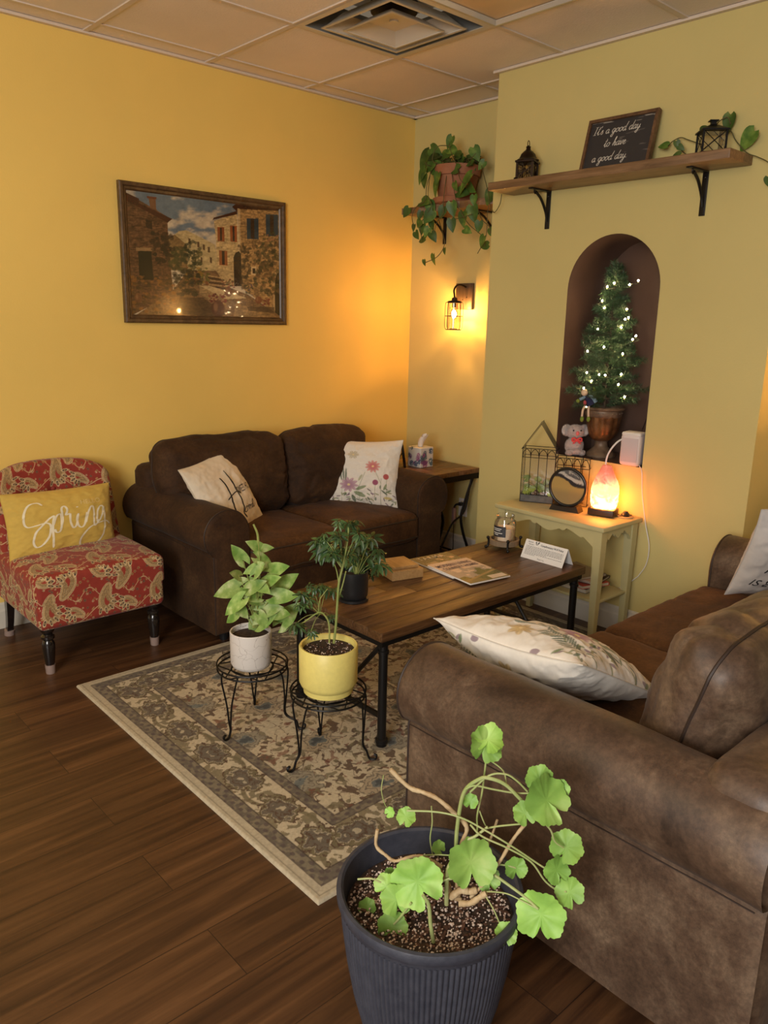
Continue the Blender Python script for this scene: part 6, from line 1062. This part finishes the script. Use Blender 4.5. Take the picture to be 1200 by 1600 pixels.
for s in (-1,1): w.tube([(0,-.040,.082),(s*.014,-.043,.090),(s*.024,-.042,.086),(s*.020,-.042,.074),(0,-.040,.081)],.0045,6,5); w.tube([(0,-.040,.08),(s*.010,-.042,.068),(s*.02,-.042,.062)],.0035,6,4)
w.build('bow',mat('red_pink_ribbon',(.62,.06,.07),.4),th)
# doll ornament
th=thing('fabric_doll','small cloth doll in dark blue with dangling cream legs hanging on the fir tree','doll',(-.345,-1.625,1.085),math.radians(-42))
SK=mat('doll_cream',(.62,.47,.33),.8); GR=mat('doll_green_felt',(.16,.22,.03),.9)
MB().ball((-.012,0,.065),.017,14).build('head',SK,th); w=MB(); w.tube([(-.004,0,.052),(.010,0,.03),(.022,0,.006)],[.011,.017,.022],12,4); w.build('dress',mat('navy_felt',(.010,.012,.05),.9),th)
w=MB(); w.tube([(.008,0,.045),(.03,-.004,.040),(.045,-.004,.02)],[.009,.012],8,4); w.tube([(-.006,-.002,.045),(-.024,-.006,.036),(-.034,-.006,.03)],[.007,.008],8,4); w.build('sleeves',mat('pale_blue_felt',(.16,.25,.33),.9),th)
MB().ball((-.010,-.012,.016),.011,12,(.8,.7,1.1)).build('pocket_flower',mat('rose_felt',(.38,.06,.07),.9),th); MB().ball((-.042,-.006,.024),.010,10).ball((.032,.0,.082),.010,10).build('mitten',GR,th)
for s in (-1,1):
    l=MB().tube([(.005+s*.009,-.002,.0),(s*.014-.002,-.010,-.022),(s*.016-.002,-.012,-.052)],.0055,8,4).build('leg',SK,th); MB().ball((s*.016-.002,-.014,-.064),.0115,12,(.85,.9,1.25)).build('shoe',GR,l)
# ---------------------------------------------------------------- shelves
SHW=wood('oak_shelf',[(.10,.052,.022),(.19,.105,.05),(.28,.165,.085)],.42,(14,1.2,14),k=4)
def bracket(th,x0,y,z0,dp,h):
    w=MB(); w.box((x0-.003,y,z0-h/2),(.006,.026,h),bev=.002); w.box((x0-dp/2,y,z0-.003),(dp,.026,.006),bev=.002)
    w.tube([(x0-.006,y,z0-h*.80),(x0-.022,y,z0-h*.55),(x0-dp*.42,y,z0-h*.25),(x0-dp*.72,y,z0-.014)],.0065,8,7); w.tube([(x0-dp*.72,y,z0-.014),(x0-dp*.80,y,z0-.010),(x0-dp*.76,y,z0-.022),(x0-dp*.70,y,z0-.02)],.004,6,4)
    for k in (.14,.75): w.ball((x0-.008,y,z0-h*k),.006,8,(.5,1,1))
    return w.build('bracket',IRON,th)
LSZ=2.140
th=thing('wall_shelf','long oak wall shelf on two black brackets above the arched niche','shelf',(BX,-1.71,LSZ-.038))
MB().box((-.1,0,.019),(.2,1.205,.038),bev=.004).build('board',SHW,th); bracket(th,0,.378,0,.15,.175); bracket(th,0,-.415,0,.15,.175)
CSZ=2.13
th=thing('wall_shelf','short corner wall shelf on black brackets carrying the trailing plant above the sconce','shelf',(0,-.575,CSZ-.036))
w=MB(); n=24; pts=[(0,-.395)]+[(0,.40)]+[(-.262+.012*math.sin(k*.9)+.008*math.sin(k*2.3),.40-.795*k/n) for k in range(n+1)]; w.prism(pts,0,.036); w.build('board',wood('live_edge_oak',[(.12,.055,.02),(.22,.115,.05),(.34,.19,.09)],.42,(14,1.2,14),k=4),th,smooth=False)
bracket(th,0,.285,0,.19,.155); bracket(th,0,-.105,0,.19,.155)
# lanterns
th=thing('lantern','small dark bronze domed lantern with cut out windows at the left of the long shelf','lantern',(-.468,-1.270,LSZ),math.radians(20)); s=.043
w=MB(); w.box((0,0,.005),(.092,.092,.010),bev=.002); [w.box((a*.038,b_*.038,.045),(.010,.010,.075)) for a in (-1,1) for b_ in (-1,1)]; w.box((0,0,.086),(.096,.096,.010),bev=.003); w.build('body_frame',BRONZE,th,smooth=False)
w=MB(); 
for a in (0,1,2,3):
    R_=Matrix.Rotation(PI/2*a,3,'Z')
    for k in range(-2,3): w.tube([R_@Vector((k*.013,-.038,.010)),R_@Vector((-k*.006,-.038,.082))],.0013,5); w.tube([R_@Vector((-.034,-.038,.046+k*.016)),R_@Vector((.034,-.038,.046-k*.010))],.0013,5)
w.build('fretwork',BRONZE,th); MB().box((0,0,.046),(.068,.068,.07)).build('panes',glassm('amber_glass',(.85,.8,.7)),th,smooth=False)
MB().lathe([(.054,.088),(.056,.094),(.046,.100),(.040,.110),(.036,.120),(.024,.132),(.013,.140),(.010,.150),(.013,.153),(.006,.160),(0,.162)],seg=8).build('dome',BRONZE,th)
w=MB(); w.tube([(.015*math.cos(a),0,.167+.015*math.sin(a)) for a in [2*PI*k/20 for k in range(20)]],.0018,6,closed=True); w.build('ring_handle',BRONZE,th)
MB().ball((-.06,.035,.006),.010,10,(1,1,.6)).build('latch_knob',BRONZE,th)
th=thing('lantern','square black lantern with crossed bars at the right end of the long shelf','lantern',(-.468,-2.185,LSZ),math.radians(42)); hh=.044
w=MB(); w.box((0,0,.004),(.095,.095,.008)); [w.box((a*hh,b_*hh,.045),(.007,.007,.085)) for a in (-1,1) for b_ in (-1,1)]; w.box((0,0,.088),(.105,.105,.006)); w.build('frame',BLACK,th,smooth=False)
w=MB()
for a in range(4):
    R_=Matrix.Rotation(PI/2*a,3,'Z')
    for s in (-1,1): w.tube([R_@Vector((s*hh,-hh,.008)),R_@Vector((-s*hh,-hh,.086))],.0016,5)
w.build('cross_bars',BLACK,th); MB().box((0,0,.046),(.08,.08,.07)).build('panes',GLASS,th,smooth=False)
w=MB(); w.add([(-.052,-.052,.09),(.052,-.052,.09),(.052,.052,.09),(-.052,.052,.09),(-.012,-.012,.112),(.012,-.012,.112),(.012,.012,.112),(-.012,.012,.112)],[(0,1,5,4),(1,2,6,5),(2,3,7,6),(3,0,4,7),(4,5,6,7),(0,3,2,1)]); w.box((0,0,.118),(.02,.02,.016)); w.box((0,0,.127),(.034,.034,.004)); w.build('roof',BLACK,th,smooth=False)
# sign
th=thing('wooden_sign','framed black sign with white script about a good day leaning on the long shelf','sign',(-.452,-1.738,LSZ)); th.rotation_euler=(math.radians(0),math.radians(14),math.radians(-0)); 
SW_,SH_=.345,.235; M4=Matrix.Rotation(-PI/2,4,'Z')   # local: x' along -Y
th.rotation_euler=(Matrix.Rotation(math.radians(14),3,'Y')@Matrix.Rotation(-PI/2,3,'Z')).to_euler()
SGF=wood('sign_frame_wood',[(.05,.022,.01),(.12,.06,.028),(.18,.10,.05)],.5,(8,8,8),k=4)
w=MB(); frame(w,SW_/2,SH_/2,.014,.018,0,[(0,.004),(0,-.018),(.014,-.018),(.014,.0)]); w.v=[(x,y,z+SH_/2) for x,y,z in w.v]; w.build('frame',SGF,th,smooth=False)
def sgn(U,V):
    n=fbm(np.stack([U*4,V*30],-1),3,3); C=np.ones(U.shape+(3,))*np.array((.030,.028,.030)); C=mixc(C,(.42,.38,.33),.7*sm(n,.62,.68)*sm(V,.86,.9)); return mixc(C,(.2,.18,.16),.5*sm(n,.72,.76)*(U>.5))
panel('board',(0,-.008,SH_/2),SW_-.024,SH_-.024,sgn,ATT,th,140,90); MB().box((0,0,SH_/2),(SW_-.02,.008,SH_-.02)).build('backing',SGF,th,smooth=False)
w=MB(); F=lambda u,v:Vector((u-SW_/2,-.0092,v)); sz=.0185
for txt,x0,y0 in (("It's a good day",.030,.166),("to have",.098,.106),("a good day.",.052,.044)): ribbon(w,script_strokes(txt,x0,y0,sz*.98,.25),F,.0029,.5)
w.build('lettering',mat('white_paint',(.66,.62,.54),.7),th,smooth=False)
# vines on the long shelf
POTH=leafmat('pothos_leaf',(.035,.085,.010),(.065,.135,.018),(.16,.24,.04),.5,20); VINE=mat('brown_green_vine',(.07,.055,.02),.6,c2=(.11,.10,.03),vs=20)
def vineplant(w,leaves,nx=-.8,seed=0):
    rnd=random.Random(seed)
    for (x,y,z_,s,a) in leaves:
        d=Vector((rnd.uniform(-.25,.1),-math.cos(a),math.sin(a)))   # screen right runs along -Y on this wall
        c=Vector((x,y,z_)); g=rnd.uniform(.65,1.35); nn=Vector((-1,rnd.uniform(-.8,.3),rnd.uniform(-.2,.7))); leafm(w,c-d*s*.6,c+d*s*.7,nn,heart,.40,.22,rnd.uniform(.05,.25),11,(g,g,g),.16)
th=thing('pothos_vine','green vine trailing over the right end of the long shelf around the square black lantern','plant',(-.41,-2.15,LSZ))
w=MB(); vineplant(w,SHELF_LEAVES,seed=5); L2W(w,th).build('foliage',POTH,th,ang=180); w=MB(); [w.tube(p,r_,6,6) for r_,p in SHELF_VINES]; L2W(w,th).build('vines',VINE,th)
# potted pothos
px_,py_=-.145,-.505
th=thing('potted_pothos','trailing pothos in a terracotta pot on the corner shelf','plant',(px_,py_,CSZ+.001))
TC=mat('terracotta',(.30,.105,.045),.75,c2=(.38,.16,.08),vs=9,bump=.15)
MB().lathe([(0,.0),(.115,.0),(.128,.008),(.133,.034),(.128,.036),(.122,.012),(0,.01)],seg=44).build('saucer',TC,th)
MB().lathe([(0,.011),(.092,.011),(.096,.014),(.124,.150),(.134,.152),(.140,.205),(.132,.207),(.126,.185),(0,.185)],seg=48).build('pot',TC,th)
potsoil('soil',.124,.192,th,2)
w=MB(); vineplant(w,POTHOS_LEAVES,seed=3)
rnd=random.Random(20)
for _ in range(46):
    a=rnd.uniform(0,2*PI); q=rnd.uniform(.02,.12); c=Vector((min(px_+q*math.cos(a),-.04),py_+q*math.sin(a),CSZ+.20+rnd.uniform(.0,.07))); d=Vector((math.cos(a)-.4,math.sin(a),rnd.uniform(-.6,.4))).normalized(); s=rnd.uniform(.045,.075); 
    if (c+d*s).x>-.02: d.x=-abs(d.x)
    g=rnd.uniform(.4,1.1); leafm(w,c,c+d*s,Vector((-.9,-.5,.8)),heart,.42,.2,.2,10,(g,g,g),.16)
L2W(w,th).build('foliage',POTH,th,ang=180)
w=MB(); [w.tube(p,r_,6,6) for r_,p in POTHOS_VINES]
for _ in range(26): a=rnd.uniform(0,2*PI); w.tube([(px_+.05*math.cos(a),py_+.05*math.sin(a),CSZ+.19),(px_+.09*math.cos(a),py_+.09*math.sin(a),CSZ+.24),(min(-.02,px_+.135*math.cos(a)),py_+.135*math.sin(a),CSZ+.215)],.0018,5,4)
L2W(w,th).build('vines',VINE,th)
# ---------------------------------------------------------------- sconces
def sconce(y,label,z=1.625):
    th=thing('wall_sconce',label,'wall lamp',(0,y,z),0,'caged wall sconces')
    MB().box((-.010,.014,0),(.020,.135,.155),bev=.003).build('back_plate',wood('dark_plate_wood',[(.03,.018,.012),(.07,.045,.03),(.11,.075,.05)],.5,(9,9,2),k=4),th)
    MB().ball((-.022,-.012,-.005),.004,8).ball((-.022,.02,-.02),.003,8).build('screw',BRONZE,th)
    gx=-.115; w=MB(); w.tube([(-.02,.0,.055),(-.06,.0,.066),(-.10,.0,.060),(-.122,0,.035),(-.118,0,.005),(gx,0,-.012)],.0055,8,7); w.build('arm',BRONZE,th)
    w=MB(); w.lathe([(.008,-.008),(.016,-.012),(.018,-.026),(.040,-.030),(.043,-.036),(.043,-.042),(.02,-.042)],(gx,0,0),32); w.build('cap',BRONZE,th)
    w=MB()
    for k in range(8): a=2*PI*k/8; c,s_=math.cos(a),math.sin(a); w.tube([(gx+.040*c,s_*.040,-.036),(gx+.052*c,s_*.052,-.045),(gx+.054*c,s_*.054,-.10),(gx+.054*c,s_*.054,-.175),(gx+.047*c,s_*.047,-.196)],.0016,5,4)
    for z_,r_ in ((-.118,.0545),): w.tube([(gx+r_*math.cos(a),r_*math.sin(a),z_) for a in [2*PI*k/32 for k in range(32)]],.0028,6,closed=True)
    w.tube([(gx+.046*math.cos(a),.046*math.sin(a),-.197) for a in [2*PI*k/32 for k in range(32)]],.003,6,closed=True)
    w.build('cage',BRONZE,th)
    MB().lathe([(.036,-.042),(.037,-.19),(.035,-.19),(.034,-.042)],(gx,0,0),32).build('glass_shade',glassm('sconce_glass',(1,.97,.9)),th)
    MB().lathe([(0,-.19),(.024,-.19),(.024,-.194),(0,-.194)],(gx,0,0),24).build('bottom_plate',BRONZE,th); MB().lathe([(.012,-.042),(.012,-.068),(0,-.068)],(gx,0,0),16).build('socket',BRONZE,th)
    bl=MB().ball((gx,0,-.105),.024,18,(1,1,1.35)).build('bulb',GLASS,th); MB().tube([(gx-.007,0,-.085),(gx-.008,.004,-.12),(gx,.006,-.088),(gx,-.006,-.122),(gx+.008,0,-.086),(gx+.006,-.004,-.12)],.0022,6,6).build('filament',emat('warm_filament',(1,.62,.22),260),bl)
    point('sconce_light',(gx,0,-.105),14.5,(1,.47,.12),.016,parent=th)
sconce(-.500,'caged glass wall sconce glowing warm on the far wall below the corner shelf')
sconce(-2.95,'caged glass wall sconce on the far wall to the right of the bump-out wall')
# ---------------------------------------------------------------- big planter with geranium
GX,GY=-2.700,-2.905
th=thing('potted_geranium','straggly geranium in a large dark grey ribbed planter on the floor in the foreground','plant',(GX,GY,0))
GP=mat('dark_slate_planter',(.034,.037,.052),.5,c2=(.050,.053,.070),vs=40,bump=.3,bs=200)
prof=[(.0,.0),(.105,.0),(.112,.006),(.130,.06),(.150,.14),(.164,.22),(.174,.30),(.178,.345)]
w=MB(); prof2=[]; 
for i in range(30): z_=.006+.339*i/29; prof2.append((float(np.interp(z_,[p[1] for p in prof[1:]],[p[0] for p in prof[1:]])),z_))
w.lathe([(0,0),(.105,0)]+prof2,seg=624,cap=False,fn=lambda a,j:(.0022*(abs(math.cos(52*a))-.5)*1.6) if j>2 else 0); w.lathe([(.1785,.344),(.1805,.352),(.1830,.356),(.1865,.362),(.1870,.374),(.185,.379),(.178,.380),(.173,.376),(.170,.33),(.165,.29),(0,.29)],seg=96,cap=False); w.build('planter',GP,th)
potsoil('soil',.168,.322,th,7,1500)
w=MB(); rnd=random.Random(8)
for i,(x,y,z_,r_) in enumerate(GER_LEAVES):
    g=rnd.uniform(.85,1.2); nn=Vector((-.62,-.66,.42))+Vector((rnd.uniform(-.35,.35),rnd.uniform(-.35,.35),rnd.uniform(-.2,.4))); scallop(w,(x,y,z_),r_*1.02,nn,i,(g,g*rnd.uniform(.95,1.05),g*.9),.22)
scallop(w,(GER_LEAVES[0][0]+.01,GER_LEAVES[0][1],GER_LEAVES[0][2]+.008),.028,(-.5,-.6,.7),77,(1.1,1.1,.9),.5)
L2W(w,th).build('foliage',leafmat('geranium_leaf',(.17,.33,.06),(.25,.44,.09),(.36,.52,.16),.55,16),th,ang=180)
w=MB(); [w.tube(p,[r_,r_*.85],8,6) for r_,p in GER_STEMS]; L2W(w,th).build('stems',mat('geranium_stem',(.26,.34,.10),.5,c2=(.40,.42,.18),vs=14),th)
w=MB()
for r_,p in GER_WOOD:
    P=catmull(p,7); n=len(P); w.tube(P,[r_*(1+.10*math.sin(i*.8)+.08*math.sin(i*2.3)) for i in range(n)],9)
L2W(w,th).build('woody_stems',mat('geranium_wood',(.42,.28,.14),.7,c2=(.55,.42,.24),vs=40,bump=.4,bs=60),th)
